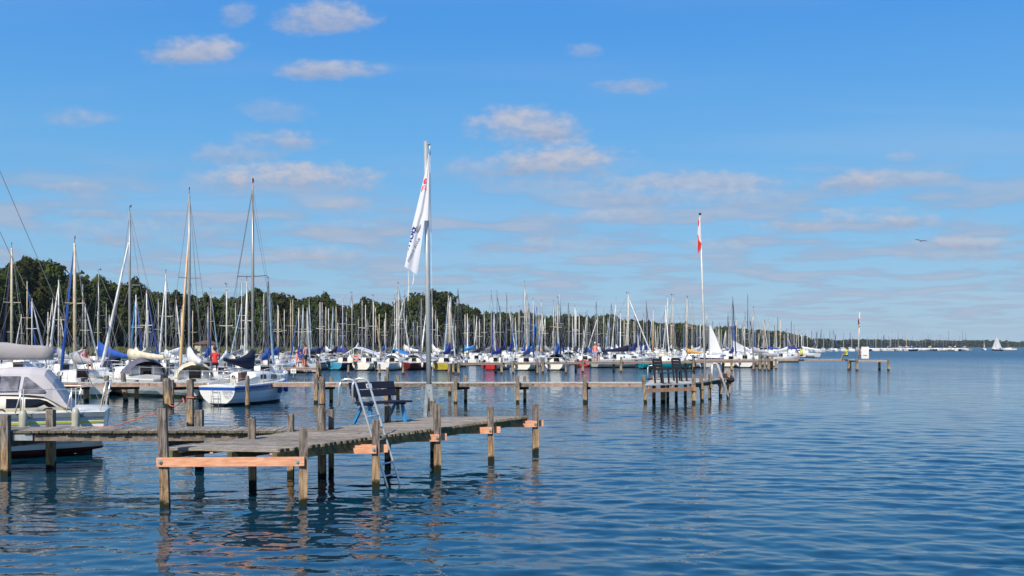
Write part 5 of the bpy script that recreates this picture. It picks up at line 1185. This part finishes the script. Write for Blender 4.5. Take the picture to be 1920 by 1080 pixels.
def middle_jetty():
    """second jetty: long walkway parallel to ours, ends in a low platform with chairs"""
    y0 = dist(757)+.6; z = .86
    t = thing('jetty', 'second jetty, long thin walkway ending in a pale platform with two dark chairs', 'jetty', (0, y0, 0))
    yd = dist(717.5, z)
    x0 = (100-960)/F*yd; x1 = (1212-960)/F*yd
    mb = MB(); x = x0; w = 1.0
    while x < x1: mb.box(x, x+.135, yd-y0+random.uniform(-.02, .02), yd-y0+w, z-.035, z+random.uniform(-.004, .004)); x += .145
    o = mb.build('walkway_boards', 'deck_pale', t); o['kind'] = 'stuff'
    xx = x0
    while xx < x1:
        e = min(xx+4.05, x1); beam(t, (xx, yd+.04, z-.11), (e-.02, yd+.04, z-.11), .05, .135, random.choice(['beam_pinkish', 'beam_old', 'beam_pinkish'])); beam(t, (xx, yd+w-.04, z-.11), (e-.02, yd+w-.04, z-.11), .05, .135, 'beam_old'); xx += 4.05
    for xa, xb, ya, ta, tb, rt in ((858, 873, 752, 705, 704, 0), (970, 984, 750, 704, 705, 0), (1089, 1099, 750, 703, 702, 0), (733, 746, 752, 705, 704, 0), (606, 621, 752, 702, 706, 0), (322, 376, 756, 712, 716, 0), (235, 256, 751, 704, 712, 0), (150, 163, 751, 704, 712, 0)):
        pa = P(xa, ya); posts_part(t, pa.x, yd-.08, H-(ta-HY)*yd/F, 'post_wood_far', w=.15)
        pb = (xb-960)/F*(yd+w+.08); posts_part(t, pb, yd+w+.08, H-(tb-HY)*(yd+w+.08)/F, 'post_wood_far', w=.14)
        beam(t, (pa.x-.05, yd-.02, z-.25), (pb+.15, yd+w+.0, z-.25), .06, .13, 'beam_dark', 'cross_beam')
    # platform
    A = P(1208, 722, z); B = P(1300, 718.5, z); C = P(1322, 713.5, z); D = P(1368, 709.5, z); E = P(1225, 708.5, z)
    def deck(poly, mat, k=0.0):
        mb = MB(); mb.prism([Vector((p.x, p.y-y0, z-.05+k)) for p in poly], (0, 0, .05)); return mb.build('platform_board_field', mat, t)
    G = P(1262, 720, z); 
    # platform boards: strips across, one part each
    n = 26; LA = A.lerp(E, 0); 
    for i in range(n):
        s0, s1 = (i+.04)/n, (i+.96)/n; a0, a1 = A.lerp(E, s0), A.lerp(E, s1)
        def rt(s):
            chain = [B, C, D]; l1 = (C-B).length; l2 = (D-C).length; q = s*(l1+l2); return B.lerp(C, q/l1) if q < l1 else C.lerp(D, (q-l1)/l2)
        b0, b1 = rt(s0), rt(s1); zz = z-.04+random.uniform(-.003, .003)
        mb = MB(); mb.prism([Vector((p.x, p.y-y0, zz)) for p in (a0, b0, b1, a1)], (0, 0, .04)); mb.build('board', 'deck_pale' if i < 17 else 'deck_tan', t)
    beam(t, Vector((A.x+.02, A.y+.08, z-.23)), Vector((B.x, B.y+.02, z-.23)), .05, .15, 'beam_fresh2', 'cross_beam')
    for k in (.08, .55, .97):
        a = A.lerp(B, k); beam(t, Vector((a.x, a.y+.04, z-.1)), Vector((a.x+.6, a.y+4, z-.1)), .09, .11, 'beam_fresh2', 'joist')
    beam(t, Vector((B.x-.05, B.y+.1, z-.13)), Vector((D.x-.2, D.y+.2, z-.13)), .06, .16, 'beam_dark', 'joist')
    for x, y, ty, m_, w_ in ((1208, 756, 703, 'post_wood_far', .13), (1300.5, 757, 702, 'post_wood', .14), (1316.5, 753, 701.5, 'post_wood', .14), (1331, 749, 700, 'post_wood', .13), (1351, 745, 698.5, 'post_orange', .14), (1365.5, 743, 695, 'post_orange', .14)):
        p = P(x, y); ln = {1208: -.1, 1316.5: -.05}.get(x, 0); posts_part(t, p.x+.05*(x == 1208), p.y, H-(ty-HY)*p.y/F, m_, w=w_, lean=(ln, 0))
        if x > 1290:
            mb = MB(); mb.box(p.x-.15, p.x+.13, p.y-y0-.12, p.y-y0-.07, z-.33, z-.17); mb.build('clamp_board', 'beam_clamp', t)
    for x, y, w_ in ((1226, 752, .13), (1243.5, 754, .19), (1252, 752, .12), (1268, 749, .12), (1285, 746, .12)):
        p = P(x, y); posts_part(t, p.x, p.y, z-.06, 'post_wood_far', w=w_)
    p = P(1226.5, 752); posts_part(t, p.x, p.y, H-(704-HY)*p.y/F, 'post_orange', w=.12)
    # chairs
    def chair(px_, py_, label, lean_brown=False):
        c = P(px_, py_, z); ch = thing('garden_chair', label, 'chair', c, R(26), 'chairs on the second jetty')   # faces +x
        k = 1.0
        mb = MB()
        for i in range(4): b = MB(); b.obox(Vector((-.40-.02*i, 0, .60+i*.125)), Vector((.012, 0, 0)), Vector((0, .27, 0)), Vector((-.01, 0, .055))); b.build('back_slat', 'chair_black', ch)
        b = MB()
        for i in range(5): b.box(-.36+i*.135, -.24+i*.135, -.28, .28, .42, .445)
        b.build('seat', 'chair_black', ch)
        for sy in (-1, 1):
            b = MB(); b.bar((-.34, sy*.29, 0), (-.46, sy*.29, 1.0), .07, .05, Vector((1, 0, 0))); b.build('leg', 'chair_black', ch)
            b = MB(); b.bar((.34, sy*.29, 0), (.30, sy*.29, .60), .07, .05, Vector((1, 0, 0))); b.build('leg', 'chair_black', ch)
            b = MB(); b.bar((-.05, sy*.27, 0), (-.08, sy*.27, .42), .06, .04, Vector((1, 0, 0))); b.build('leg', 'chair_black', ch)
            b = MB(); b.box(-.42, .36, sy*.29-.05, sy*.29+.05, .60, .625); b.build('armrest', 'chair_black', ch)
        return ch
    chair(1249, 719, 'dark slatted garden chair, the nearer one, at the left of the pale platform')
    chair(1283, 714.5, 'dark slatted garden chair, the farther one, right of its twin on the platform')
    # hoop handrails, ladder, tyre, flagpole
    c = P(1223, 712, z); hp = thing('hoop_rail', 'white inverted U handrail at the left back of the pale platform', 'handrail', c)
    mb = MB(); mb.tube([(-.21, 0, 0), (-.21, 0, .55), (-.17, 0, .64), (.0, 0, .66), (.17, 0, .64), (.21, 0, .55), (.21, 0, 0)], .024, 7); mb.build('hoop', 'stainless', hp, True)
    mb = MB(); mb.tube([(-.3, -.1, .02), (.35, .05, .02)], .02, 5); mb.tube([(-.21, 0, .06), (.1, -.35, .02)], .02, 5); mb.build('foot', 'rubber', hp)
    A0 = at(1366, 745, 45.6); A1 = at(1345, 684, 46.0)
    ld = thing('swimming_ladder', 'slanting steel ladder at right end of the pale platform beside the tyre', 'ladder', (A0.x, A0.y, 0))
    for o_ in (Vector((0, 0, 0)), Vector((.12, .42, 0))):
        mb = MB(); mb.tube([A0+o_, A1+o_, A1+o_+Vector((-.08, 0, .07)), A1+o_+Vector((-.2, 0, .07)), A1+o_+Vector((-.27, 0, 0)), A1+o_+Vector((-.28, 0, -.75))], .03, 7); mb.build('handrail', 'mast_white', ld, True, world=True)
    for k in (.05, .2, .35, .5): mb = MB(); q = A0.lerp(A1, k); mb.tube([q, q+Vector((.12, .42, 0))], .02, 5); mb.build('rung', 'stainless', ld, world=True)
    pz = P(1365.5, 743); ty = thing('tyre', 'black car tyre hung round the orange end post of the pale platform', 'tyre', (pz.x+.02, pz.y-.02, .88))
    mb = MB(); n1, n2 = 22, 9; rings = []; ax = Vector((.25, -.1, .86)).normalized(); u_ = ax.orthogonal().normalized(); v_ = ax.cross(u_)
    tilt = Matrix.Rotation(R(28), 3, 'Y') @ Matrix.Rotation(R(22), 3, 'X')
    for i in range(n1):
        a = 2*math.pi*i/n1; rings.append([tilt @ Vector(((.22+.085*math.cos(b))*math.cos(a), (.22+.085*math.cos(b))*math.sin(a), .10*math.sin(b))) for b in np.linspace(0, 2*math.pi, n2, endpoint=False)])
    rings.append(rings[0]); mb.loft(rings, caps=False); mb.build('tread', 'rubber', ty, True)
    Bp = P(1322.5, 712, z); hz = H+(HY-402)*Bp.y/F-z; ln = (1312.5-1322.5)/F*Bp.y
    fp_ = thing('flagpole', 'slender leaning white flagpole on the pale platform', 'flagpole', Bp)
    mb = MB(); mb.tube([(0, 0, 0), (ln*.45, 0, hz*.5), (ln, 0, hz)], [.05, .045, .03], 10); mb.build('pole', 'mast_white', fp_, True)
    mb = MB(); mb.tube([(ln, 0, hz-.02), (ln, 0, hz+.06)], .06, 8); mb.build('cap', 'rubber', fp_)
    fl = thing('flag', 'torn limp red and white flag on the leaning flagpole', 'flag', (Bp.x+ln, Bp.y, z+hz))
    def strip(name, mat, pts, off):
        mb = MB(); rings = []
        for y_, xa, xb in pts:
            rings.append([at(xa+(xb-xa)*q, y_, Bp.y-.07-off+.03*math.sin(q*5+y_*.2))-fl.location for q in np.linspace(0, 1, 5)])
        mb.loft(rings, closed=False, caps=False); mb.build(name, mat, fl, True)
    strip('white_field', 'flag_white', [(404, 1312, 1313.5), (415, 1309.5, 1313.5), (430, 1308.5, 1314), (446, 1307.5, 1314.5), (458, 1308, 1315), (470, 1309, 1313), (474, 1310, 1312)], 0)
    strip('red_band', 'flag_red', [(412, 1309.3, 1311), (420, 1308.6, 1311), (424, 1309, 1310)], .02)
    strip('red_band', 'flag_red', [(440, 1307.5, 1309), (450, 1308, 1310.5), (456, 1308, 1315), (463, 1308.5, 1314), (468, 1308.2, 1312.5), (474, 1309, 1311)], .02)
M('beam_pinkish', (0.36, 0.24, 0.18), 0.9, var=0.3, scale=3, dirt=(0.22, 0.15, 0.10)); M('beam_dark', (0.05, 0.04, 0.03), 0.95, var=0.4); M('beam_fresh2', (0.46, 0.24, 0.14), 0.8, var=0.25, scale=5, dirt=(0.2, 0.09, 0.05)); M('beam_clamp', (0.26, 0.19, 0.10), 0.9, var=0.3)
middle_jetty()

def simple_jetty(label, pts, z, wid, npost, mat, posts_px=None, ph=.5, extra=None, bent=.0):
    """pts: world XY polyline of the near edge"""
    t = thing('jetty', label, 'jetty', (pts[0][0], pts[0][1], 0)); O = Vector((pts[0][0], pts[0][1], 0))
    for (xa, ya), (xb, yb) in zip(pts, pts[1:]):
        a = Vector((xa, ya, 0)); b = Vector((xb, yb, 0)); d = (b-a).normalized(); nn = Vector((-d.y, d.x, 0)); L = (b-a).length
        mb = MB(); k = 0
        while k < L:
            w = min(.22, L-k); c = a+d*(k+w/2)-O; mb.obox(c+nn*wid/2+Vector((0, 0, z-.02+random.uniform(-.004, .004))), d*(w*.46), nn*wid/2, Vector((0, 0, .02))); k += .23
        o = mb.build('walkway_boards', mat, t); o['kind'] = 'stuff'
        beam(t, a+nn*.05+Vector((0, 0, z-.12)), b+nn*.05+Vector((0, 0, z-.12)), .06, .14, 'beam_pinkish'); beam(t, a+nn*(wid-.05)+Vector((0, 0, z-.12)), b+nn*(wid-.05)+Vector((0, 0, z-.12)), .06, .14, 'beam_old')
        n = max(1, int(L/npost))
        for i in range(n+1):
            q = a+d*L*(i/n); posts_part(t, q.x, q.y-.1, z+random.uniform(.05, ph), 'post_wood_far', w=.2, lean=(random.uniform(-.06, .06), 0))
            q2 = q+nn*(wid+.1); posts_part(t, q2.x, q2.y, z+random.uniform(-.05, ph*.5), 'post_wood_far', w=.2)
    return t
zj = .95
a = P(860, 680.5, zj); b = P(1300, 677.2, zj); c = P(1440, 676, zj)
simple_jetty('third jetty crossing behind the chairs, in front of the red and cream sterns', [(a.x, a.y), (b.x, b.y), (c.x, c.y)], zj, 1.2, 3.6, 'deck_tan')
a = P(1300, 674, 1.0); b = P(1606, 673.5, 1.0)
simple_jetty('long pale jetty running right to the far flagpole', [(a.x, a.y), (b.x, b.y)], 1.0, 1.4, 6.5, 'deck_pale', ph=.1)
a = P(1606, 675.5, 1.0); b = P(1665, 675.5, 1.0)
simple_jetty('end platform of the long jetty below the white board', [(a.x, a.y), (b.x, b.y)], 1.0, 2.2, 3.6, 'deck_pale', ph=.2)
zb_ = .8; a = P(370, 690, zb_); b = P(596, 689.5, zb_)
simple_jetty('short dark jetty with three bathers left of the bench', [(a.x, a.y), (b.x, b.y)], zb_, 1.5, 2.6, 'deck_tan', ph=.7)
a = P(420, 672.5, 1.0); b = P(860, 672.5, 1.0)
simple_jetty('jetty hidden among the boats left of the yellow boat', [(a.x, a.y), (b.x, b.y)], 1.0, 1.2, 4.0, 'deck_tan')

# mooring posts standing free in the water
mp = [(318, 763, 709, .34, 'thick wooden post with an orange rope, left of the striped boat', 'r'), (357, 800, 712, .17, 'grey mooring post wrapped with orange rope, nearer one beside the striped boat', 'b'), (464, 763, 704, .17, 'mooring post standing in front of the striped boat', 's'),
      (604, 762, 706, .26, 'thick tan mooring post left of the bench', 'r'), (727, 748, 689, .15, 'slim tall mooring post behind the bench backrest', 's'), (843.5, 739, 683, .17, 'slim mooring post right of the tall flagpole', 's'), (236, 752, 700, .22, 'leaning brown post behind the yacht stern', 's'),
      (653, 700, 684, .2, 'short post before the cyan stern', 's'), (712, 702, 682, .2, 'short post before the boat with the lifebuoy', 's'), (756, 702, 682, .2, 'short post before the white boat by the flagpole', 's'), (962, 700, 676, .2, 'post standing right of the red stern', 's'),
      (1008, 701, 672, .2, 'post before the cream boat right of the red stern', 's'), (1061, 700, 676, .2, 'post at the right side of the third stern', 's'), (1413, 694, 668, .22, 'post right of the round white stern', 's'), (1425, 694, 660, .3, 'tall thick post right of the round white stern', 's'),
      (1434, 695, 670, .2, 'first of the thin posts under the long pale jetty', 's'), (1442, 695, 670, .2, 'second of the thin posts under the long pale jetty', 's'), (1447, 691, 668, .3, 'stout pale post under the long pale jetty', 's')]
for x, y, ty, w, lb, kd in mp:
    p = P(x, y); o = thing('mooring_post', lb, 'mooring post', (p.x, p.y, 0)); mb = MB()
    post_mesh(mb, 0, 0, H-(ty-HY)*p.y/F, w=w, lean=(-.12 if x in (318, 236) else random.uniform(-.04, .04), 0), round_=(kd in 'rs')); mb.build('pile', 'post_wood' if y > 735 else 'post_wood_far', o)
def rope(name, label, pts, r, mat):
    mb = MB(); pts = [Vector(p) for p in pts]; out = []
    for i in range(len(pts)-1):
        a, b = pts[i], pts[i+1]; L = (b-a).length
        for k in range(8): q = k/8; out.append(a.lerp(b, q)-Vector((0, 0, L*.03*4*q*(1-q))))
    out.append(pts[-1]); mb.tube(out, r, 5); tag(mb.build(name, mat), label, 'rope')
d1 = dist(763); d2 = dist(800)
rope('mooring_rope', 'orange rope tied between the two posts left of the striped boat', [at(318, 759, d1-.2), at(343, 747, (d1+d2)/2), at(350, 745, d2-.1), at(364, 745.5, d2-.1)], .022, 'rope_orange')
rope('mooring_rope', 'thin red rope from the large yacht stern to the near jetty post', [at(176, 800, 21.3), at(275, 778, 19.5), at(303, 768, 18.4)], .010, 'rope_red')
rope('mooring_rope', 'white stern rope of the striped boat running down to the water', [at(447, 718, 41.5), at(452, 740, 41), at(456, 762, 41)], .02, 'rope_white')

# buildings on the marina front
def gable_roof(label, x0, x1, xr, y_e, y_r, d, mat, name, wall, cat, floor=.9):
    c = at((x0+x1)/2, y_e, d); t = thing(name, label, cat, (c.x, c.y, 0)); w = (x1-x0)/F*d; dep = 4.5; ze = c.z; zr = H+(HY-y_r)*d/F; xr_ = at(xr, y_e, d).x-c.x
    for s in (-1, 1):
        mb = MB(); e = Vector((s*w/2*1.03, 0, ze-.05)); r = Vector((xr_, 0, zr)); mb.prism([e+Vector((0, -dep/2, 0)), r+Vector((0, -dep/2, 0)), r+Vector((0, dep/2, 0)), e+Vector((0, dep/2, 0))], (0, 0, .08)); mb.build('roof_panel', mat, t)
    for i in range(4):
        mb = MB(); k = -1+2*i/3; mb.box(k*w*.46-.06, k*w*.46+.06, -dep/2+.1, -dep/2+.22, -.3, ze+.02); mb.build('support_post', 'post_wood_far', t)
    if wall:
        for i in range(9):
            mb = MB(); xa = -w*.46+i*w*.92/9; mb.box(xa, xa+w*.092, -dep/2+.25, -dep/2+.30, floor, ze-.02); mb.build('board', wall, t)
    for i in range(5):
        mb = MB(); k = (i+1)/6; xa = -w/2+(xr_+w/2)*k; mb.bar((xa, -dep/2+.05, ze), (xa, -dep/2+.05, ze+(zr-ze)*k), .06, .06); mb.build('gable_strut', 'roof_white', t)
gable_roof('open boathouse with white gable roof among the masts', 652, 712, 672, 665, 652, 106.5, 'roof_white', 'boathouse', None, 'boathouse')
gable_roof('shelter under a bright blue tarpaulin roof left of the tall flagpole', 725, 777, 742, 669, 656, 106.5, 'tarp_blue', 'tarpaulin_shelter', 'boards_dark', 'shelter')
def house():
    c = at(388, 655, shore_d(388)-2); t = thing('boathouse', 'small cream building half hidden behind masts at the wood edge', 'building', (c.x, c.y, .3)); w = 5.0; h = 2.6
    for x0, x1 in ((-w/2, -1), (1, w/2)): mb = MB(); mb.box(x0, x1, -1.6, 1.6, -.3, h); mb.build('wall', 'wall_cream', t)
    mb = MB(); mb.box(-1, 1, -1.55, 1.6, -.3, h-.02); mb.build('wall', 'boards_dark', t)
    mb = MB(); mb.prism([(-w/2-.3, -2, h), (w/2+.3, -2, h), (w/2+.3, -2, h+.15), (0, -2, h+.9), (-w/2-.3, -2, h+.15)], (0, 4, 0)); mb.build('roof', 'roof_brown', t)
house()
def board_sign():
    p = P(1622, 674.5, 1.0); t = thing('notice_board', 'big blank white board on the end platform of the long jetty', 'board', p)
    d = p.y; w = 14/F*d
    mb = MB(); mb.box(-w/2, w/2, -.03, .03, .12, .12+22*d/F); mb.build('panel', 'gel_white', t)
    for s in (-1, 1): mb = MB(); mb.bar((s*w*.4, .05, 0), (s*w*.4, .05, 1.4), .08, .08, Vector((0, 1, 0))); mb.build('leg', 'post_wood_far', t)
    mb = MB(); mb.box(-w*.3, w*.25, -.05, -.035, .42, .47); mb.build('slot', 'rubber', t)
    b = P(1609, 674, 1.0); hz = H+(HY-585)*b.y/F-1.0
    f = thing('flagpole', 'small pale flagpole beside the big white board', 'flagpole', b); ln = 3/F*b.y
    mb = MB(); mb.tube([(0, 0, 0), (ln, 0, hz)], [.09, .06], 8); mb.build('pole', 'mast_white', f, True)
    fl = thing('flag', 'small limp red, blue and yellow flag beside the white board', 'flag', (b.x+ln, b.y, 1+hz))
    for (ya, yb, m_) in ((597, 602, 'flag_red'), (602, 607.5, 'flag_blue'), (607.5, 613, 'flag_yellow')):
        mb = MB(); rings = []
        for k in range(4):
            y = ya+(yb-ya)*k/3; q0, q1 = 1608.8+.5*math.sin(y), 1611.6+.4*math.sin(y*1.3); rings.append([at(q0+(q1-q0)*q, y, b.y-.12+.1*math.sin(q*4+y))-fl.location for q in (0, .33, .66, 1)])
        mb.loft(rings, closed=False, caps=False); mb.build('stripe', m_, fl)
board_sign()
# white square sign on the bathers jetty
p = at(550, 700, P(550, 690, .8).y-.25); o = thing('sign', 'small white square sign at the left end of the bathers jetty', 'sign', p); mb = MB(); mb.box(-.2, .2, -.01, .01, .0, .34); mb.build('panel', 'gel_white', o)
mb = MB(); mb.box(-.03, .03, .01, .04, -.5, .1); mb.build('stake', 'post_wood_far', o)
mb = MB(); mb.box(-.12, -.02, -.014, -.011, .1, .22); mb.box(.02, .12, -.014, -.011, .1, .22); mb.build('print', 'text_grey', o)

# ------------------------------------------------------------------ people
def person(label, loc, face, pose='stand', shirt='shirt_white', legs='cloth_dark', hair='hair', scale=1.0, group=None, hat=None):
    t = thing('person', label, 'person', loc, face, group)
    J = {}; E = []
    def j(n, x, y, z, r, par=None):
        J[n] = (len(J), Vector((x, y, z)), r)
        if par: E.append((J[par][0], len(J)-1))
    sit = pose == 'sit'; hz = .45 if sit else .92
    j('pelvis', 0, 0, hz, .125); j('waist', 0, .01, hz+.18, .105, 'pelvis'); j('chest', 0, .0+(.03 if sit else 0), hz+.38, .13, 'waist'); j('neck', 0, .02, hz+.55, .055, 'chest'); j('headlow', 0, .04, hz+.63, .07, 'neck'); j('head', 0, .04, hz+.73, .098, 'headlow')
    for s, n in ((1, 'r'), (-1, 'l')):
        j('sh'+n, s*.17, 0, hz+.47, .062, 'chest')
        if sit: el = (s*.24, .10, hz+.22); wr = (s*.16, .34, hz+.16)
        elif pose == 'akimbo': el = (s*.36, -.04, hz+.24); wr = (s*.20, .08, hz+.06)
        else: el = (s*.23, -.02, hz+.20); wr = (s*.22, .10, hz-.03)
        j('el'+n, *el, .045, 'sh'+n); j('wr'+n, *wr, .030, 'el'+n)
        w = Vector(wr); d = (w-Vector(el)).normalized(); side = Vector((s, 0, 0)); palm = w+d*.07; j('pa'+n, *palm, .036, 'wr'+n)
        for k in range(4):
            q = palm+d*(.065+.012*(k in (1, 2)))+side*.0+Vector((0, (k-1.5)*.02, 0)) if abs(d.y) < .6 else palm+d*(.065+.012*(k in (1, 2)))+Vector(((k-1.5)*.02, 0, 0))
            j(f'f{k}{n}', *q, .0095, 'pa'+n); q2 = q+d*.03+Vector((0, 0, -.012)); j(f'g{k}{n}', *q2, .008, f'f{k}{n}')
        th = w+d*.05-side*.045; j('th'+n, *th, .011, 'wr'+n)
        j('hip'+n, s*.09, 0, hz-.03, .10, 'pelvis')
        if sit: kn = (s*.12, .44, hz+.04); an = (s*.12, .50, .07)
        else: kn = (s*.10, .03, .49), ; kn = kn[0]; an = (s*.11, -.01, .08)
        j('kn'+n, *kn, .066, 'hip'+n); mid = (Vector(kn)+Vector(an))/2; j('ca'+n, mid.x, mid.y-.02, mid.z+.06, .058, 'kn'+n); j('an'+n, *an, .038, 'ca'+n); j('to'+n, an[0]+s*.02, an[1]+.16, .035, .032, 'an'+n)
    me = bpy.data.meshes.new('body'); me.from_pydata([v[1] for v in J.values()], E, [])
    o = bpy.data.objects.new('tmp', me); COL.objects.link(o); md = o.modifiers.new('s', 'SKIN'); md.use_smooth_shade = True
    for (i, _, r) in J.values(): sv = me.skin_vertices[0].data[i]; sv.radius = (r, r)
    me.skin_vertices[0].data[0].use_root = True
    sb = o.modifiers.new('b', 'SUBSURF'); sb.levels = 1
    bpy.context.view_layer.update(); dg = bpy.context.evaluated_depsgraph_get(); m2 = bpy.data.meshes.new_from_object(o.evaluated_get(dg)); bpy.data.objects.remove(o)
    for m_ in ('skin', shirt, legs): m2.materials.append(MATS[m_])
    for p_ in m2.polygons:
        c = p_.center; k = 0
        if c.z > hz+.02 and c.z < hz+.545 and abs(c.x) < .24 and not (sit and c.y > .2): k = 1
        elif (c.z < hz+.06 and c.z > hz-.32 and not sit) or (sit and c.z > hz-.2 and c.z < hz+.12 and c.y < .32 and abs(c.x) < .2): k = 2
        p_.material_index = k; p_.use_smooth = True
    m2.name = 'body'; put('body', m2, t)
    hc = Vector((0, .03, hz+.76)); mb = MB(); rings = []
    for i in range(6):
        a = i/5*math.pi*.55; rings.append([hc+Vector((.108*math.sin(a+.02)*math.cos(b), -.015+.118*math.sin(a+.02)*math.sin(b), .115*math.cos(a)-(.05*math.sin(a) if math.sin(b) < .3 else -.02*math.sin(a)))) for b in np.linspace(0, 2*math.pi, 10, endpoint=False)])
    mb.loft(rings); mb.build('hat' if hat else 'hair', hat or hair, t, True)
    for s in (-1, 1): mb = MB(); mb.tube([(s*.036, .128, hz+.745), (s*.036, .138, hz+.745)], .012, 6); mb.build('eye', 'eye', t)
    mb = MB(); mb.tube([(0, .13, hz+.735), (0, .152, hz+.705), (0, .13, hz+.70)], [.008, .015, .012], 5); mb.build('nose', 'skin', t, True)
    mb = MB(); mb.tube([(-.025, .128, hz+.672), (0, .134, hz+.670), (.025, .128, hz+.672)], .007, 5); mb.build('mouth', 'lips', t)
    for s in (-1, 1): mb = MB(); mb.tube([(s*.100, .02, hz+.75), (s*.108, .015, hz+.73), (s*.100, .02, hz+.70)], .014, 5); mb.build('ear', 'skin', t, True)
    t.scale = (scale,)*3; return t
zd_ = .8; yb_ = P(560, 689, .8).y+.5
def onj(x, y, z): p = P(x, y, z); return p
q = Vector(((556-960)/F*yb_, yb_, .8)); 
person('person seated on the bathers jetty, bare legs stretched forward, facing right', q, R(-75), 'sit', 'shirt_pink', 'short_lilac', 'hair_blond')
q = Vector(((573-960)/F*yb_, yb_, .8)); person('person in dark shorts and pink top standing at the right end of the bathers jetty', q, R(60), 'stand', 'skin_pink', 'cloth_dark')
q = Vector(((564-960)/F*(yb_+.7), yb_+.7, .8)); person('person in blue sitting behind the others on the bathers jetty', q, R(160), 'sit', 'cloth_blue', 'cloth_dark')
d_ = P(1120, 678, .95).y+.5
person('person in salmon shirt, pale hat and lilac shorts standing on the third jetty', ((1116-960)/F*d_, d_, .95), R(150), 'stand', 'shirt_pink', 'short_lilac', hat='gel_white', scale=1.03)
person('person in white shirt standing right beside the one in the salmon shirt', ((1122.5-960)/F*(d_+.3), d_+.3, .95), R(200), 'stand', 'shirt_white', 'cloth_dark', 'hair_grey', scale=.95)
person('person in pink shirt sitting on a boat at left behind the grey canvas tent', at(158, 694, 55), R(-120), 'sit', 'shirt_pink', 'cloth_dark')
person('person in bright red shirt sitting on a boat left of the navy sail cover', at(403, 697, 56), R(20), 'sit', 'shirt_red', 'cloth_dark', scale=1.1)
d_ = P(1500, 674, 1.0).y+.9
person('person in yellow top sitting on the long pale jetty', ((1503-960)/F*d_, d_, 1.0), R(120), 'sit', 'shirt_yellow', 'cloth_dark')
person('person with pink skin sitting between the far flagpole and the white board', ((1614-960)/F*(d_+.2), d_+.2, 1.0), R(-110), 'sit', 'skin_pink', 'cloth_dark')
person('person in yellow green shirt sitting left of the far flagpole', ((1588-960)/F*(d_+.6), d_+.6, 1.0), R(60), 'sit', 'shirt_yellow', 'cloth_dark')

def gull():
    p = at(1727, 452, 75); t = thing('gull', 'gull gliding in the sky at right', 'bird', p); mb = MB(); rings = []
    mb.tube([(-.22, 0, -.02), (-.12, 0, 0), (.02, 0, .01), (.14, 0, .01), (.2, 0, 0)], [.01, .05, .065, .045, .01], 8); mb.build('body', 'gull_grey', t, True)
    for s in (-1, 1):
        mb = MB(); mb.prism([(.08, 0, .02), (.12, s*.22, .10), (.06, s*.48, .07), (-.03, s*.50, .06), (-.02, s*.22, .08), (-.08, 0, .02)], (0, 0, .012)); mb.build('wing', 'gull_grey', t)
    mb = MB(); mb.prism([(-.18, -.02, 0), (-.18, .02, 0), (-.30, .06, 0), (-.30, -.06, 0)], (0, 0, .01)); mb.build('tail', 'gull_grey', t); t.rotation_euler = (R(10), 0, R(75))
M('gull_grey', (0.16, 0.16, 0.17), 0.8)
gull()

def haze():
    mt = bpy.data.materials.new('haze'); mt.use_nodes = True; nt = mt.node_tree; nt.nodes.clear()
    out = nt.nodes.new('ShaderNodeOutputMaterial'); v = nt.nodes.new('ShaderNodeVolumePrincipled'); v.inputs['Color'].default_value = (0.80, 0.90, 1.0, 1); v.inputs['Density'].default_value = 0.00007; v.inputs['Anisotropy'].default_value = 0.0
    nt.links.new(v.outputs[0], out.inputs['Volume']); MATS['haze'] = mt
    mb = MB(); mb.box(-16000, 16000, -16000, 16000, -1.6, 40); tag(mb.build('haze', 'haze'), kind='stuff')
if HAZE: haze()
